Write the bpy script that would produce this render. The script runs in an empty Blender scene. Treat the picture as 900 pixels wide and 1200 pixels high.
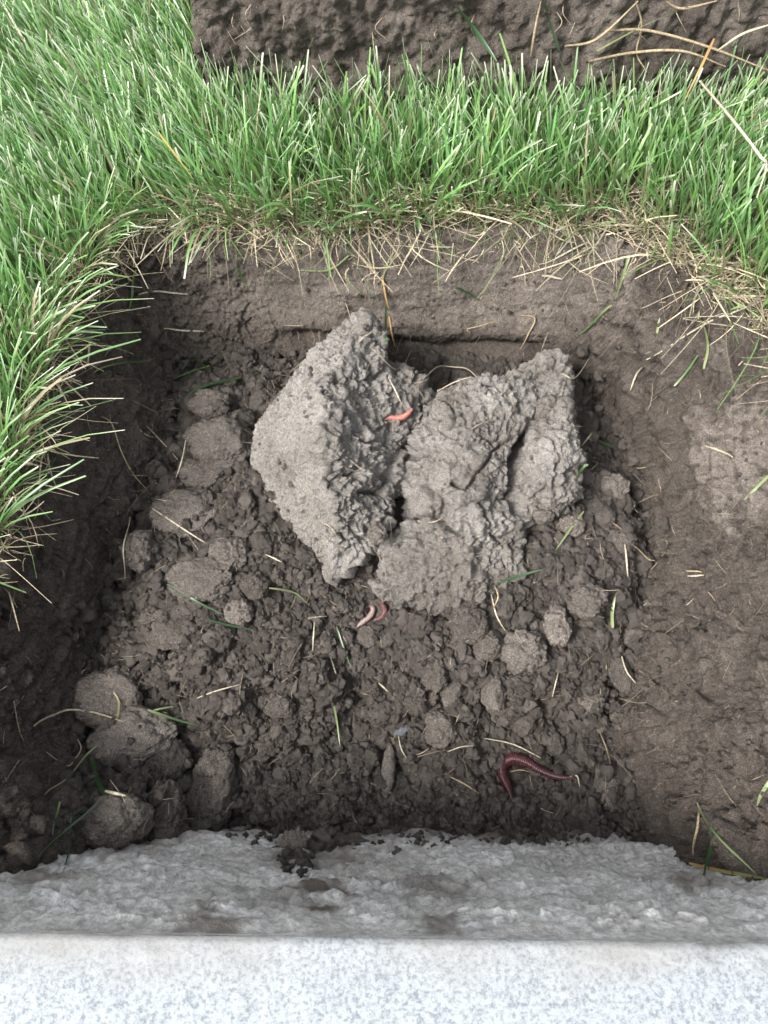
import bpy, bmesh, math, random
import numpy as np
from mathutils import Vector, Matrix, Euler
R_ = math.radians
rng = np.random.default_rng(7)
random.seed(7)
S = bpy.context.scene
COL = S.collection

# ---------------------------------------------------------------- camera, sky, sun, exposure
CAM_Z, TILT, FPX = 0.45, 26.4, 906.0          # metres above the lawn, degrees away from straight down
cam = bpy.data.cameras.new('camera'); camo = bpy.data.objects.new('camera', cam); COL.objects.link(camo)
camo.location = (0, 0, CAM_Z); camo.rotation_euler = (R_(TILT), 0, 0)
cam.sensor_fit = 'VERTICAL'; cam.sensor_height = 7.3; cam.lens = FPX / 1200 * 7.3
cam.clip_start = 0.01; cam.clip_end = 500
cam.dof.use_dof = True; cam.dof.focus_distance = 0.53; cam.dof.aperture_fstop = 4.0
S.camera = camo

SUN_EL, SUN_DIR = 50.0, Vector((-0.74, -0.52, 0)).normalized()
w = bpy.data.worlds.new('World'); S.world = w; w.use_nodes = True
nt = w.node_tree; bg = nt.nodes['Background']
sky = nt.nodes.new('ShaderNodeTexSky'); sky.sky_type = 'NISHITA'; sky.sun_disc = False
sky.sun_elevation = R_(SUN_EL); sky.sun_rotation = math.atan2(SUN_DIR.x, SUN_DIR.y)
sky.dust_density = 4.0
hs = nt.nodes.new('ShaderNodeHueSaturation'); hs.inputs['Saturation'].default_value = 0.28
nt.links.new(sky.outputs[0], hs.inputs['Color']); nt.links.new(hs.outputs[0], bg.inputs[0])
bg.inputs[1].default_value = 0.085
sl = bpy.data.lights.new('sun', 'SUN'); so = bpy.data.objects.new('sun', sl); COL.objects.link(so)
sl.energy = 1.5; sl.angle = R_(16); sl.color = (1, 0.965, 0.92)
sv = Vector((SUN_DIR.x * math.cos(R_(SUN_EL)), SUN_DIR.y * math.cos(R_(SUN_EL)), math.sin(R_(SUN_EL))))
so.rotation_euler = sv.to_track_quat('Z', 'Y').to_euler(); so.location = (-2, -1, 3)
vs = S.view_settings; vs.view_transform = 'Standard'; vs.look = 'None'; vs.exposure = 2.0; vs.gamma = 1
vs.use_curve_mapping = False
S.cycles.max_bounces = 5; S.cycles.diffuse_bounces = 3

# ---------------------------------------------------------------- helpers: photo pixel -> ray
T = R_(TILT)
FWD = np.array([0, math.sin(T), -math.cos(T)]); UP = np.array([0, math.cos(T), math.sin(T)]); RT = np.array([1.0, 0, 0])
CAM = np.array([0, 0, CAM_Z])
def ray(u, v):
    d = FWD * FPX + RT * (u - 450) + UP * (600 - v)
    return d / np.linalg.norm(d)
def at(u, v, z=0.0):
    d = ray(u, v); return CAM + d * ((z - CAM_Z) / d[2])
def depth_of(p): return float(np.dot(np.asarray(p) - CAM, FWD))

# ---------------------------------------------------------------- noise
def _h(ix, iy, iz, s):
    h = (ix.astype(np.uint32) * np.uint32(374761393) + iy.astype(np.uint32) * np.uint32(668265263)
         + iz.astype(np.uint32) * np.uint32(2147483647) + np.uint32((s * 974711 + 12345) & 0xffffffff))
    h = (h ^ (h >> np.uint32(13))) * np.uint32(1274126177)
    h = (h ^ (h >> np.uint32(16))) * np.uint32(2246822519)
    return h ^ (h >> np.uint32(13))
def noise(P, scale, seed=0):
    P = (np.asarray(P, np.float32) * scale + 1000).astype(np.float32)
    i = np.floor(P).astype(np.int64); f = (P - i).astype(np.float32); u = f * f * f * (f * (f * 6 - 15) + 10)
    out = np.zeros(len(P), np.float32)
    for dx in (0, 1):
        wx = u[:, 0] if dx else 1 - u[:, 0]
        for dy in (0, 1):
            wy = u[:, 1] if dy else 1 - u[:, 1]
            for dz in (0, 1):
                wz = u[:, 2] if dz else 1 - u[:, 2]
                h = _h(i[:, 0] + dx, i[:, 1] + dy, i[:, 2] + dz, seed)
                gx = (h & np.uint32(1023)).astype(np.float32) / 511.5 - 1
                gy = ((h >> np.uint32(10)) & np.uint32(1023)).astype(np.float32) / 511.5 - 1
                gz = ((h >> np.uint32(20)) & np.uint32(1023)).astype(np.float32) / 511.5 - 1
                out += wx * wy * wz * (gx * (f[:, 0] - dx) + gy * (f[:, 1] - dy) + gz * (f[:, 2] - dz))
    return out * 1.3
def fbm(P, scale, oct=4, seed=0, gain=0.5):
    o = 0; a = 1; t = 0
    for k in range(oct):
        o = o + a * noise(P, scale * 2.03 ** k, seed + k * 17); t += a; a *= gain
    return o / t
def worley(P, scale, seed=0, jit=1.0):
    P = np.asarray(P, np.float32) * scale + 1000
    i = np.floor(P).astype(np.int64); F1 = np.full(len(P), 9, np.float32); F2 = F1.copy()
    for dx in (-1, 0, 1):
        for dy in (-1, 0, 1):
            for dz in (-1, 0, 1):
                c = i + np.array([dx, dy, dz]); h = _h(c[:, 0], c[:, 1], c[:, 2], seed)
                q = np.stack([(h & np.uint32(1023)), (h >> np.uint32(10)) & np.uint32(1023), (h >> np.uint32(20)) & np.uint32(1023)], 1).astype(np.float32) / 1023
                q = 0.5 + (q - 0.5) * jit
                d = np.sqrt((((c + q) - P) ** 2).sum(1)).astype(np.float32)
                F2 = np.minimum(F2, np.maximum(F1, d)); F1 = np.minimum(F1, d)
    return F1, F2
def smooth(a, b, x):
    t = np.clip((x - a) / (b - a), 0, 1); return t * t * (3 - 2 * t)

# ---------------------------------------------------------------- mesh building
def mesh_np(name, V, F, mats=(), smooth_sh=True, attrs=None, colors=None):
    V = np.ascontiguousarray(V, np.float32); F = np.ascontiguousarray(F, np.int32); k = F.shape[1]
    me = bpy.data.meshes.new(name)
    me.vertices.add(len(V)); me.vertices.foreach_set('co', V.ravel())
    me.loops.add(F.size); me.loops.foreach_set('vertex_index', F.ravel())
    me.polygons.add(len(F)); me.polygons.foreach_set('loop_start', np.arange(0, F.size, k, dtype=np.int32))
    me.polygons.foreach_set('use_smooth', np.full(len(F), smooth_sh))
    me.update(calc_edges=True)
    for m in mats: me.materials.append(m)
    for n, a in (attrs or {}).items():
        at_ = me.attributes.new(n, 'FLOAT', 'POINT'); at_.data.foreach_set('value', np.ascontiguousarray(a, np.float32))
    for n, a in (colors or {}).items():
        ca = me.color_attributes.new(n, 'FLOAT_COLOR', 'POINT'); c = np.ones((len(V), 4), np.float32); c[:, :3] = a
        ca.data.foreach_set('color', c.ravel())
    return me
def link(name, me, parent=None, label=None, cat=None, group=None, kind=None):
    o = bpy.data.objects.new(name, me); COL.objects.link(o)
    if parent: o.parent = parent
    if label: o['label'] = label
    if cat: o['category'] = cat
    if group: o['group'] = group
    if kind: o['kind'] = kind
    return o
def grid_faces(nu, nv):
    a = np.arange(nu * nv).reshape(nv, nu)
    return np.stack([a[:-1, :-1], a[:-1, 1:], a[1:, 1:], a[1:, :-1]], -1).reshape(-1, 4)
def grid_normals(V, nu, nv):
    G = V.reshape(nv, nu, 3); du = np.gradient(G, axis=1); dv = np.gradient(G, axis=0)
    n = np.cross(du, dv); n /= np.linalg.norm(n, axis=2, keepdims=True) + 1e-12
    return n.reshape(-1, 3)
def poly_dist(P, poly):
    P = np.asarray(P); d = np.full(len(P), 9.0); ins = np.zeros(len(P), bool)
    for a, b in zip(poly, np.roll(poly, -1, 0)):
        ab = b - a; t = np.clip(((P - a) @ ab) / (ab @ ab + 1e-12), 0, 1)
        d = np.minimum(d, np.linalg.norm(P - a - t[:, None] * ab, axis=1))
        c = ((a[1] > P[:, 1]) != (b[1] > P[:, 1])) & (P[:, 0] < (b[0] - a[0]) * (P[:, 1] - a[1]) / (b[1] - a[1] + 1e-15) + a[0])
        ins ^= c
    return d, ins

# ---------------------------------------------------------------- materials
def new_mat(name):
    m = bpy.data.materials.new(name); m.use_nodes = True
    return m, m.node_tree, m.node_tree.nodes['Principled BSDF']
def N(t, kind, **kw):
    n = t.nodes.new(kind)
    for k, v in kw.items():
        if k in n.inputs.keys(): n.inputs[k].default_value = v
        else: setattr(n, k, v)
    return n
def ramp(t, fac, stops):
    r = t.nodes.new('ShaderNodeValToRGB'); e = r.color_ramp.elements
    while len(e) < len(stops): e.new(0.5)
    for k, (p, c) in enumerate(stops):
        e[k].position = p; e[k].color = (c if isinstance(c, tuple) else (c, c, c)) + (1,)
    t.links.new(fac, r.inputs[0]); return r
def mix(t, fac, a, b, mode='MIX'):
    m = t.nodes.new('ShaderNodeMix'); m.data_type = 'RGBA'; m.blend_type = mode
    for s, v in ((0, fac), (6, a), (7, b)):
        if hasattr(v, 'links'): t.links.new(v, m.inputs[s])
        else: m.inputs[s].default_value = v if not isinstance(v, tuple) else v + (1,)
    return m.outputs[2]
def tex(t, co, scale, detail=6, rough=0.6, kind='ShaderNodeTexNoise'):
    n = t.nodes.new(kind); n.inputs['Scale'].default_value = scale
    if kind == 'ShaderNodeTexNoise': n.inputs['Detail'].default_value = detail; n.inputs['Roughness'].default_value = rough
    t.links.new(co, n.inputs['Vector']); return n
def bump(t, h, strength, dist, prev=None):
    b = t.nodes.new('ShaderNodeBump'); b.inputs['Strength'].default_value = strength; b.inputs['Distance'].default_value = dist
    t.links.new(h, b.inputs['Height'])
    if prev: t.links.new(prev, b.inputs['Normal'])
    return b.outputs[0]

def soil_material(name, dark, mid, dry, use_dry=True, random_tint=False, flecks=True, bmp=1.0, spk=1.0):
    m, t, p = new_mat(name)
    co = t.nodes.new('ShaderNodeTexCoord').outputs['Object']
    n1 = tex(t, co, 45, 5, 0.65).outputs[0]; n2 = tex(t, co, 380, 6, 0.7).outputs[0]; n3 = tex(t, co, 1500, 3, 0.6).outputs[0]
    c = mix(t, ramp(t, n1, [(0.35, 0.0), (0.66, 1.0)]).outputs[0], dark, mid)
    c = mix(t, ramp(t, n2, [(0.3, 0.0), (0.7, 0.75)]).outputs[0], c, mix(t, 0.55, c, dry))
    if use_dry:
        a = t.nodes.new('ShaderNodeAttribute'); a.attribute_name = 'dry'
        c = mix(t, a.outputs['Fac'], c, mix(t, ramp(t, n2, [(0.3, 0.0), (0.7, 1.0)]).outputs[0], tuple(x * 0.7 for x in dry), tuple(min(1, x * 1.25) for x in dry)))
    g3 = tex(t, co, 1100, 4, 0.75).outputs[0]
    c = mix(t, 1.0, c, ramp(t, g3, [(0.28, 1 - .58 * spk), (0.5, 0.97), (0.72, 1 + spk)]).outputs[0], 'MULTIPLY')
    if random_tint:
        oi = t.nodes.new('ShaderNodeObjectInfo')
        c = mix(t, 1.0, c, ramp(t, oi.outputs['Random'], [(0.0, 0.72), (0.6, 1.05), (1.0, 1.45)]).outputs[0], 'MULTIPLY')
    if flecks:
        f = tex(t, co, 620, 2, 0.5).outputs[0]
        c = mix(t, ramp(t, f, [(0.735, 0.0), (0.78, 0.8)]).outputs[0], c, (0.33, 0.28, 0.21))
    t.links.new(c, p.inputs['Base Color'])
    p.inputs['Roughness'].default_value = 0.92; p.inputs['Specular IOR Level'].default_value = 0.2
    n0 = tex(t, co, 150, 4, 0.65).outputs[0]
    b = bump(t, n0, 0.6 * bmp, 0.004); b = bump(t, n2, 1.0 * bmp, 0.0034, b); b = bump(t, n3, 0.9 * bmp, 0.0013, b)
    t.links.new(b, p.inputs['Normal'])
    return m
SOIL = soil_material('moist soil', (0.042, 0.034, 0.0285), (0.092, 0.0755, 0.064), (0.22, 0.190, 0.164))
CRUMB = soil_material('crumbly soil', (0.108, 0.094, 0.083), (0.172, 0.151, 0.134), (0.23, 0.204, 0.181), use_dry=False, random_tint=True, flecks=False)
CLOD = soil_material('clod soil', (0.082, 0.070, 0.060), (0.132, 0.114, 0.099), (0.24, 0.213, 0.188), random_tint=True)
CLAYC = soil_material('clay crumb', (0.19, 0.173, 0.153), (0.27, 0.25, 0.227), (0.34, 0.318, 0.29), use_dry=False, flecks=False)
CLAY = soil_material('dry clay', (0.14, 0.120, 0.10), (0.225, 0.205, 0.183), (0.40, 0.375, 0.345), bmp=1.3, spk=.55)

def attr_material(name, rough=0.5, spec=0.35, transl=0.25, noise_scale=0, amp=0.0):
    m, t, p = new_mat(name)
    a = t.nodes.new('ShaderNodeAttribute'); a.attribute_name = 'Col'; c = a.outputs['Color']
    if noise_scale:
        co = t.nodes.new('ShaderNodeTexCoord').outputs['Object']
        n = tex(t, co, noise_scale, 3, 0.6).outputs[0]
        c = mix(t, 1.0, c, ramp(t, n, [(0.3, 1 - amp), (0.7, 1 + amp)]).outputs[0], 'MULTIPLY')
    t.links.new(c, p.inputs['Base Color']); p.inputs['Roughness'].default_value = rough; p.inputs['Specular IOR Level'].default_value = spec
    if transl:
        tr = t.nodes.new('ShaderNodeBsdfTranslucent'); t.links.new(c, tr.inputs[0])
        ms = t.nodes.new('ShaderNodeMixShader'); ms.inputs[0].default_value = transl
        t.links.new(p.outputs[0], ms.inputs[1]); t.links.new(tr.outputs[0], ms.inputs[2])
        t.links.new(ms.outputs[0], t.nodes['Material Output'].inputs[0])
    return m
BLADE = attr_material('grass blade', 0.34, 0.8, 0.4)
STRAW = attr_material('dry stem', 0.65, 0.25, 0.1, 700, 0.5)
WORM = attr_material('moist worm skin', 0.24, 0.5, 0.0, 900, 0.5)
WORM.node_tree.nodes['Principled BSDF'].inputs['Subsurface Weight'].default_value = 0.25
WORM.node_tree.nodes['Principled BSDF'].inputs['Subsurface Radius'].default_value = (0.002, 0.0007, 0.0005)

# ---------------------------------------------------------------- pit outline, floor heights (world metres)
def w2(pts): return np.array([at(u, v, z)[:2] for u, v, z in pts])
LIP_PX = [(-170, 860), (-120, 780), (-50, 715), (-5, 665), (14, 605), (30, 555), (52, 485), (62, 425), (92, 355), (140, 292), (168, 272), (300, 270),
          (420, 276), (520, 266), (600, 262), (690, 272), (742, 282), (785, 318), (850, 360), (905, 402), (955, 480), (985, 600), (992, 750), (985, 900), (955, 1040)]
P_TOP = np.vstack([[[-0.30, -0.12]], w2([(-185, 1040, 0)] + [(u, v, 0) for u, v in LIP_PX]), [[0.235, -0.12]]])
P_BOT = np.vstack([[[-0.165, -0.12]], w2([(160, 990, -.145), (112, 950, -.14), (96, 900, -.13), (92, 840, -.13), (105, 760, -.13), (135, 690, -.12), (142, 640, -.115), (190, 570, -.11), (212, 500, -.115),
    (204, 446, -.125), (300, 440, -.13), (440, 437, -.135), (560, 439, -.14), (672, 440, -.135), (692, 470, -.14), (742, 560, -.13), (757, 640, -.13), (752, 720, -.125),
    (735, 790, -.135), (715, 850, -.145), (725, 940, -.15), (735, 985, -.15)]), [[0.17, -0.12]]])
CTRL = [(300, 450, -.115), (240, 480, -.105), (260, 525, -.095), (215, 560, -.108), (250, 600, -.095), (150, 640, -.115), (180, 670, -.105), (230, 690, -.098), (330, 650, -.10),
        (330, 720, -.108), (400, 720, -.118), (150, 740, -.12), (200, 740, -.11), (250, 780, -.118), (350, 800, -.128), (110, 820, -.13), (150, 870, -.132), (430, 850, -.142), (430, 950, -.15), (250, 920, -.142),
        (130, 960, -.138), (500, 780, -.13), (600, 760, -.118), (560, 700, -.11), (690, 650, -.103), (715, 700, -.115), (690, 600, -.10), (730, 560, -.122), (610, 850, -.138), (690, 850, -.143),
        (640, 930, -.15), (720, 940, -.15), (480, 430, -.14), (600, 430, -.14), (690, 470, -.14), (450, 550, -.10), (550, 600, -.10), (60, 1010, -.115), (450, 1000, -.152), (760, 1000, -.15), (300, 1000, -.15)]
cw = np.array([at(u, v, z + (.018 if v < 830 and 170 < u < 725 else 0)) for u, v, z in CTRL])
_D = np.linalg.norm(cw[:, None, :2] - cw[None, :, :2], axis=2)
_W = np.linalg.solve(_D + 1e-4 * np.eye(len(cw)), cw[:, 2] + .125)
def floor_z(P):
    d = np.sqrt(((P[:, None, :] - cw[None, :, :2]) ** 2).sum(2) + 1e-4) if len(P) < 20000 else None
    if d is not None: return d @ _W - .125
    return np.concatenate([floor_z(P[k:k + 19999]) for k in range(0, len(P), 19999)])
def pit(P):
    """wall parameter t (0 lawn, 1 floor) and base height"""
    P3 = np.column_stack([P, np.zeros(len(P))])
    q = P + np.column_stack([fbm(P3, 28, 3, 3), fbm(P3, 28, 3, 9)]) * 0.008
    dt, it = poly_dist(q, P_TOP); db, ib = poly_dist(q, P_BOT)
    t = np.where(ib, 1.0, np.where(it, dt / (dt + db + 1e-9), 0.0))
    tt = np.where(it, t, -dt)
    s = np.clip(t, 0, 1); s = 0.12 * smooth(0, .25, s) + 0.88 * smooth(-0.15, 1.12, s * 1.02) * 0 + 0.88 * s
    s = np.where(ib, 1.0, s); s = np.where((P[:, 0] > .15) & ~ib, s + (s ** 2.1 - s) * smooth(.15, .18, P[:, 0]), s)
    fz = np.clip(floor_z(P), -.17, -.08) + smooth(.10, .05, P[:, 1]) * (.008 + .022 * fbm(P3, 22, 3, 88)) - .020 * np.exp(-(db / .012) ** 2) * smooth(.12, .17, P[:, 0]) * smooth(.06, .12, P[:, 1])
    bank = smooth(-.10, -.235, P[:, 0]) * smooth(.11, .03, P[:, 1]) * .085 + smooth(.16, .24, P[:, 0]) * smooth(.10, .03, P[:, 1]) * .02
    bank = bank * (1 + .8 * fbm(P3, 30, 3, 89))
    return t, np.where(it, np.minimum(s * fz + bank, np.maximum(s * fz, -.004)), s * fz), it, ib, dt, db

# ---------------------------------------------------------------- ground: one sheet, fine in the pit, coarse out to the horizon
def dens(segs):
    out = []
    for a, b, st in segs: out.append(np.arange(a, b, st))
    return np.concatenate(out + [[segs[-1][1]]])
far = [30, 12, 5, 2.2, 1.2]
gx = np.concatenate([[-v for v in far], dens([(-.8, -.40, .012), (-.40, -.27, .003), (-.27, -.175, .00075), (-.175, .165, .00125), (.165, .30, .0009), (.30, .5, .004), (.5, .8, .012)]), far[::-1]])
gy = np.concatenate([[-v for v in far], [-.5, -.3], dens([(-.12, 0.0, .006), (0.0, .39, .00125), (.39, .425, .0009), (.425, .50, .00055), (.50, .62, .004), (.62, 1.0, .012)]), far[::-1]])
X, Y = np.meshgrid(gx, gy); nu, nv = len(gx), len(gy)
P = np.column_stack([X.ravel(), Y.ravel()])
near = (np.abs(P[:, 0]) < .9) & (P[:, 1] > -.6) & (P[:, 1] < 1.1)
z = np.zeros(len(P)); tw = np.zeros(len(P)); inb = np.zeros(len(P), bool); inl = np.zeros(len(P), bool)
t_, z_, it_, ib_, dt_, db_ = pit(P[near])
z[near] = z_; tw[near] = t_; inb[near] = ib_; inl[near] = it_
V = np.column_stack([P, z])
nrm = grid_normals(V, nu, nv)
wall = inl & ~inb
fine = (np.abs(P[:, 0]) < .45) & (P[:, 1] > -.1) & (P[:, 1] < .62)
Q = V[fine]; wl = wall[fine].astype(np.float32); tt = tw[fine]; pl = inb[fine].astype(np.float32)
# walls: spade-smeared faces with ledges, smears and torn patches
Qs = Q * np.array([1.0, 1.0, 1.0]); 
streak = fbm(np.column_stack([Q[:, 0] * 1.0, Q[:, 1] * .35, Q[:, 2] * 1.6]), 55, 4, 40)
def plates(Pq, sc, n, sd):
    f = (fbm(Pq, sc, 4, sd) * .5 + .5) * n; fr = f - np.floor(f)
    return fr * smooth(1.0, .82, fr)                       # slow rise, sudden drop: torn flakes
flake = plates(np.column_stack([Q[:, 0] * 1.2, Q[:, 1] * .5, Q[:, 2] * 1.4]), 24, 5, 140) * .0055 + plates(np.column_stack([Q[:, 0], Q[:, 1] * .6, Q[:, 2]]), 70, 5, 141) * .0030
f1, f2 = worley(Q, 75, 5)
torn = smooth(-.05, .22, fbm(Q, 22, 3, 77))
grain = fbm(Q, 330, 3, 22)
bsm = wl * smooth(.40, .43, Q[:, 1]) * smooth(-.15, -.08, Q[:, 0] + .04 * fbm(Q, 30, 3, 67)) * smooth(.20, .15, Q[:, 0]); torn = torn * (1 - .85 * bsm)
groove = fbm(np.column_stack([Q[:, 0], Q[:, 1] * .12, Q[:, 2] * .5]), 95, 4, 44) * smooth(.16, .20, Q[:, 0])
lay = fbm(np.column_stack([Q[:, 0] * .3, Q[:, 1], Q[:, 2] * 1.5]), 70, 4, 45) * bsm
rgt = smooth(.155, .175, Q[:, 0]) * smooth(.46, .42, Q[:, 1])
Qa = Q * np.array([1.0, .45, 1.0])
rough_r = rgt * (fbm(Qa, 60, 5, 240, .62) * .008 + plates(Qa, 45, 6, 241) * .0045 + (.45 - worley(Qa, 190, 242)[0]) * .002 * smooth(-.1, .2, fbm(Q, 25, 3, 243)))
d = wl * (1 - .78 * bsm) * (groove * .017 + rough_r + streak * .006 + flake + grain * .0030 + fbm(Q, 160, 4, 21) * .004 * (.3 + torn) + (0.45 - f1) * .008 * torn)
d += lay * .004 + bsm * grain * .001
back = wl * smooth(.40, .43, Q[:, 1]) * (np.abs(Q[:, 0]) < .2)
d -= back * .012 * np.exp(-((tt - .84 - .03 * np.sin(Q[:, 0] * 23)) / .07) ** 2) * smooth(.03, .0, np.abs(Q[:, 0] - .03) - .10)
d += back * .003 * np.sin(tt * 9 + 3 * noise(Q, 15, 8)) * .5
# loose pile: lumps of several sizes
h1, g1 = worley(Q, 46, 11); h2, _ = worley(Q, 110, 12); h3, _ = worley(Q, 260, 13)
d += pl * (np.sqrt(np.clip(.9 - h1, 0, 1)) * .010 - .006 + (0.5 - h2) * .006 + (0.5 - h3) * .0028 + fbm(Q, 24, 3, 31) * .018)
lawnm = 1 - np.maximum(wl, pl)
d += lawnm * fbm(Q, 60, 4, 51) * .006
V[fine] += nrm[fine] * d[:, None]
cover = (P[:, 1] > .52) | (P[:, 1] < -.2)
dry = np.zeros(len(P)); 
dry_f = back * (.80 + .9 * fbm(Q, 30, 4, 60)) * smooth(.88, .5, tt) * (.35 + .65 * smooth(-.17, -.08, Q[:, 0] + .03 * fbm(Q, 40, 2, 66)))
rw = wl * smooth(.16, .2, Q[:, 0])
dry_f += rw * (-.06 + 1.6 * fbm(Q, 40, 5, 61) + 1.0 * groove) * smooth(.9, .3, tt)
pa = at(868, 540, -.03); dd = np.linalg.norm((Q - pa) * np.array([1, .8, 1]), axis=1)
dry_f += rw * smooth(.05, .005, dd + .05 * fbm(Q, 140, 4, 5)) * 1.6
dry_f += pl * (.22 + smooth(.0, .5, fbm(Q, 12, 2, 63)) * .4)
dry[fine] = np.clip(dry_f, 0, 1)
GV = V
me = mesh_np('ground', V, grid_faces(nu, nv), [SOIL], attrs={'dry': dry})
link('ground', me, kind='structure')

# ---------------------------------------------------------------- height map of everything placed so far (for resting things on it)
DX0, DY0, DST = -.6, -.15, .001; DNX, DNY = 1200, 1150
DEM = np.full((DNY, DNX), -9.0)
def splat(Vw):
    i = ((Vw[:, 0] - DX0) / DST).astype(int); j = ((Vw[:, 1] - DY0) / DST).astype(int)
    k = (i >= 0) & (i < DNX) & (j >= 0) & (j < DNY)
    np.maximum.at(DEM, (j[k], i[k]), Vw[k, 2])
def fill():
    for _ in range(30):
        bad = DEM < -5
        if not bad.any(): break
        n = np.full_like(DEM, -9)
        for s, ax in ((1, 0), (-1, 0), (1, 1), (-1, 1)): n = np.maximum(n, np.roll(DEM, s, ax))
        DEM[bad] = n[bad]
    DEM[DEM < -5] = 0
splat(GV); fill(); GDEM = DEM.copy()
def surf(x, y):
    i = np.clip(((np.asarray(x) - DX0) / DST).astype(int), 0, DNX - 1); j = np.clip(((np.asarray(y) - DY0) / DST).astype(int), 0, DNY - 1)
    return DEM[j, i]
_ts = np.arange(.28, 1.5, .0006)
def hit(u, v):
    d = ray(u, v); p = CAM + _ts[:, None] * d; k = np.argmax(p[:, 2] < surf(p[:, 0], p[:, 1]))
    return p[k] if k else at(u, v, 0)

# ---------------------------------------------------------------- granite kerb at the camera's feet: rough split face, bush-hammered top
def kerb():
    global face_pt
    m, t, p = new_mat('split granite')
    co = t.nodes.new('ShaderNodeTexCoord').outputs['Object']
    n1 = tex(t, co, 30, 6, .65).outputs[0]; n2 = tex(t, co, 260, 5, .7).outputs[0]; n3 = tex(t, co, 900, 3, .6).outputs[0]
    c = mix(t, ramp(t, n2, [(.33, 0.), (.62, 1.)]).outputs[0], (.33, .322, .31), (.76, .75, .735))
    a = t.nodes.new('ShaderNodeAttribute'); a.attribute_name = 'dry'
    dm = mix(t, ramp(t, n1, [(.36, 0.), (.64, .6)]).outputs[0], c, (.26, .237, .212))
    c = mix(t, a.outputs['Fac'], dm, (.10, .08, .064))
    t.links.new(c, p.inputs['Base Color']); p.inputs['Roughness'].default_value = .8
    t.links.new(bump(t, n3, .5, .0008, bump(t, n2, .7, .003)), p.inputs['Normal'])
    m2, t, p = new_mat('hammered granite')
    co = t.nodes.new('ShaderNodeTexCoord').outputs['Object']
    n1 = tex(t, co, 560, 4, .75).outputs[0]; n2 = tex(t, co, 900, 3, .6).outputs[0]; n3 = tex(t, co, 25, 4, .6).outputs[0]
    c = mix(t, ramp(t, n1, [(.38, 0.), (.52, .8), (.7, 1.)]).outputs[0], (.125, .145, .168), (.30, .325, .34))
    c = mix(t, ramp(t, n2, [(.3, .4), (.42, .0)]).outputs[0], c, (.13, .15, .17))
    a = t.nodes.new('ShaderNodeAttribute'); a.attribute_name = 'dry'
    c = mix(t, a.outputs['Fac'], c, (.205, .198, .186))
    t.links.new(c, p.inputs['Base Color']); p.inputs['Roughness'].default_value = .7
    t.links.new(bump(t, n1, .4, .0012), p.inputs['Normal'])
    def face_pt(u, v):
        d = ray(u, v); return CAM + d * ((y0 + (z0 - CAM_Z) * .262) / (d[1] + .262 * d[2]))
    y0, z0 = -.0165, .07                        # top arris under the camera
    xs = np.arange(-.75, .75, .0014); s = np.linspace(0, 1, 170)
    Xg, Sg = np.meshgrid(xs, s)
    Zg = -.22 + Sg * (z0 + .22); Yg = y0 + (z0 - Zg) * .262
    Yg = Yg - Xg * 0.012
    Vk = np.column_stack([Xg.ravel(), Yg.ravel(), Zg.ravel()])
    edge = smooth(1, .90, Sg.ravel())
    f1, f2 = worley(Vk * np.array([.6, 1, 1.4]), 40, 90)
    dsp = fbm(Vk * np.array([.8, 1, 1.1]), 20, 4, 91, .5) * .007 + plates(Vk * np.array([.8, 1, 1.2]), 40, 5, 190) * .0045 + (f1 - .45) * .003 + fbm(Vk, 130, 5, 92, .68) * .0038
    nn = np.array([0, .967, .253]); Vk += nn * (dsp * (.03 + .97 * edge))[:, None]
    dirt = smooth(-.10, -.145, Vk[:, 2] + .03 * fbm(Vk, 40, 4, 93)) * .8
    for u, v, r in ((375, 1010, .030), (505, 1046, .022), (345, 1058, .020), (390, 1050, .016), (420, 985, .03), (600, 980, .03), (170, 1000, .02), (240, 1088, .016), (520, 1085, .012), (800, 1030, .02), (60, 1040, .02)):
        c0 = face_pt(u, v); dirt += smooth(r * 1.3, 0, np.linalg.norm((Vk - c0)[:, ::2] * np.array([.7, .8]), axis=1) + .03 * fbm(Vk, 70, 4, 94)) * .75
    F = grid_faces(len(xs), len(s))[:, ::-1]
    body = link('granite_kerb', mesh_np('granite_kerb', Vk, F, [m], attrs={'dry': np.clip(dirt, 0, 1)}),
                label='pale granite kerb with rough split face along the front edge of the pit', cat='kerb', kind='thing')
    yy = np.concatenate([np.linspace(0, .01, 9), np.linspace(.014, .10, 24), np.linspace(.12, .30, 6)])
    xs2 = np.arange(-.75, .75, .003); X2, D2 = np.meshgrid(xs2, yy)
    Y2 = y0 - D2 - X2 * .012 + .0009; Z2 = z0 + .0006 - .0022 * np.exp(-(D2 / .0016) ** 2)
    V2 = np.column_stack([X2.ravel(), Y2.ravel(), Z2.ravel()]); V2[:, 2] += fbm(V2, 250, 3, 95) * .0012
    chip = smooth(.05, .5, fbm(V2 * np.array([1, .3, 1]), 55, 4, 96)) * np.exp(-D2.ravel() / .006); V2[:, 2] -= chip * .004
    dst = .7 * smooth(.026, .0, D2.ravel() + .014 * fbm(V2, 45, 4, 97)) * smooth(-.3, .3, fbm(V2, 12, 2, 98) + .25)
    link('hammered_top', mesh_np('hammered_top', V2, grid_faces(len(xs2), len(yy))[:, ::-1], [m2], attrs={'dry': dst}), body,
         label='bright speckled hammered top of the kerb')
    bk = []
    for x in (-.75, .75): bk += [(x, y0 - .3, z0), (x, y0 - .3, -.22)]
    link('back_face', mesh_np('back_face', np.array(bk), np.array([[0, 1, 3, 2]]), [m]), body)
    splat(Vk); splat(V2)
kerb()

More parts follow.
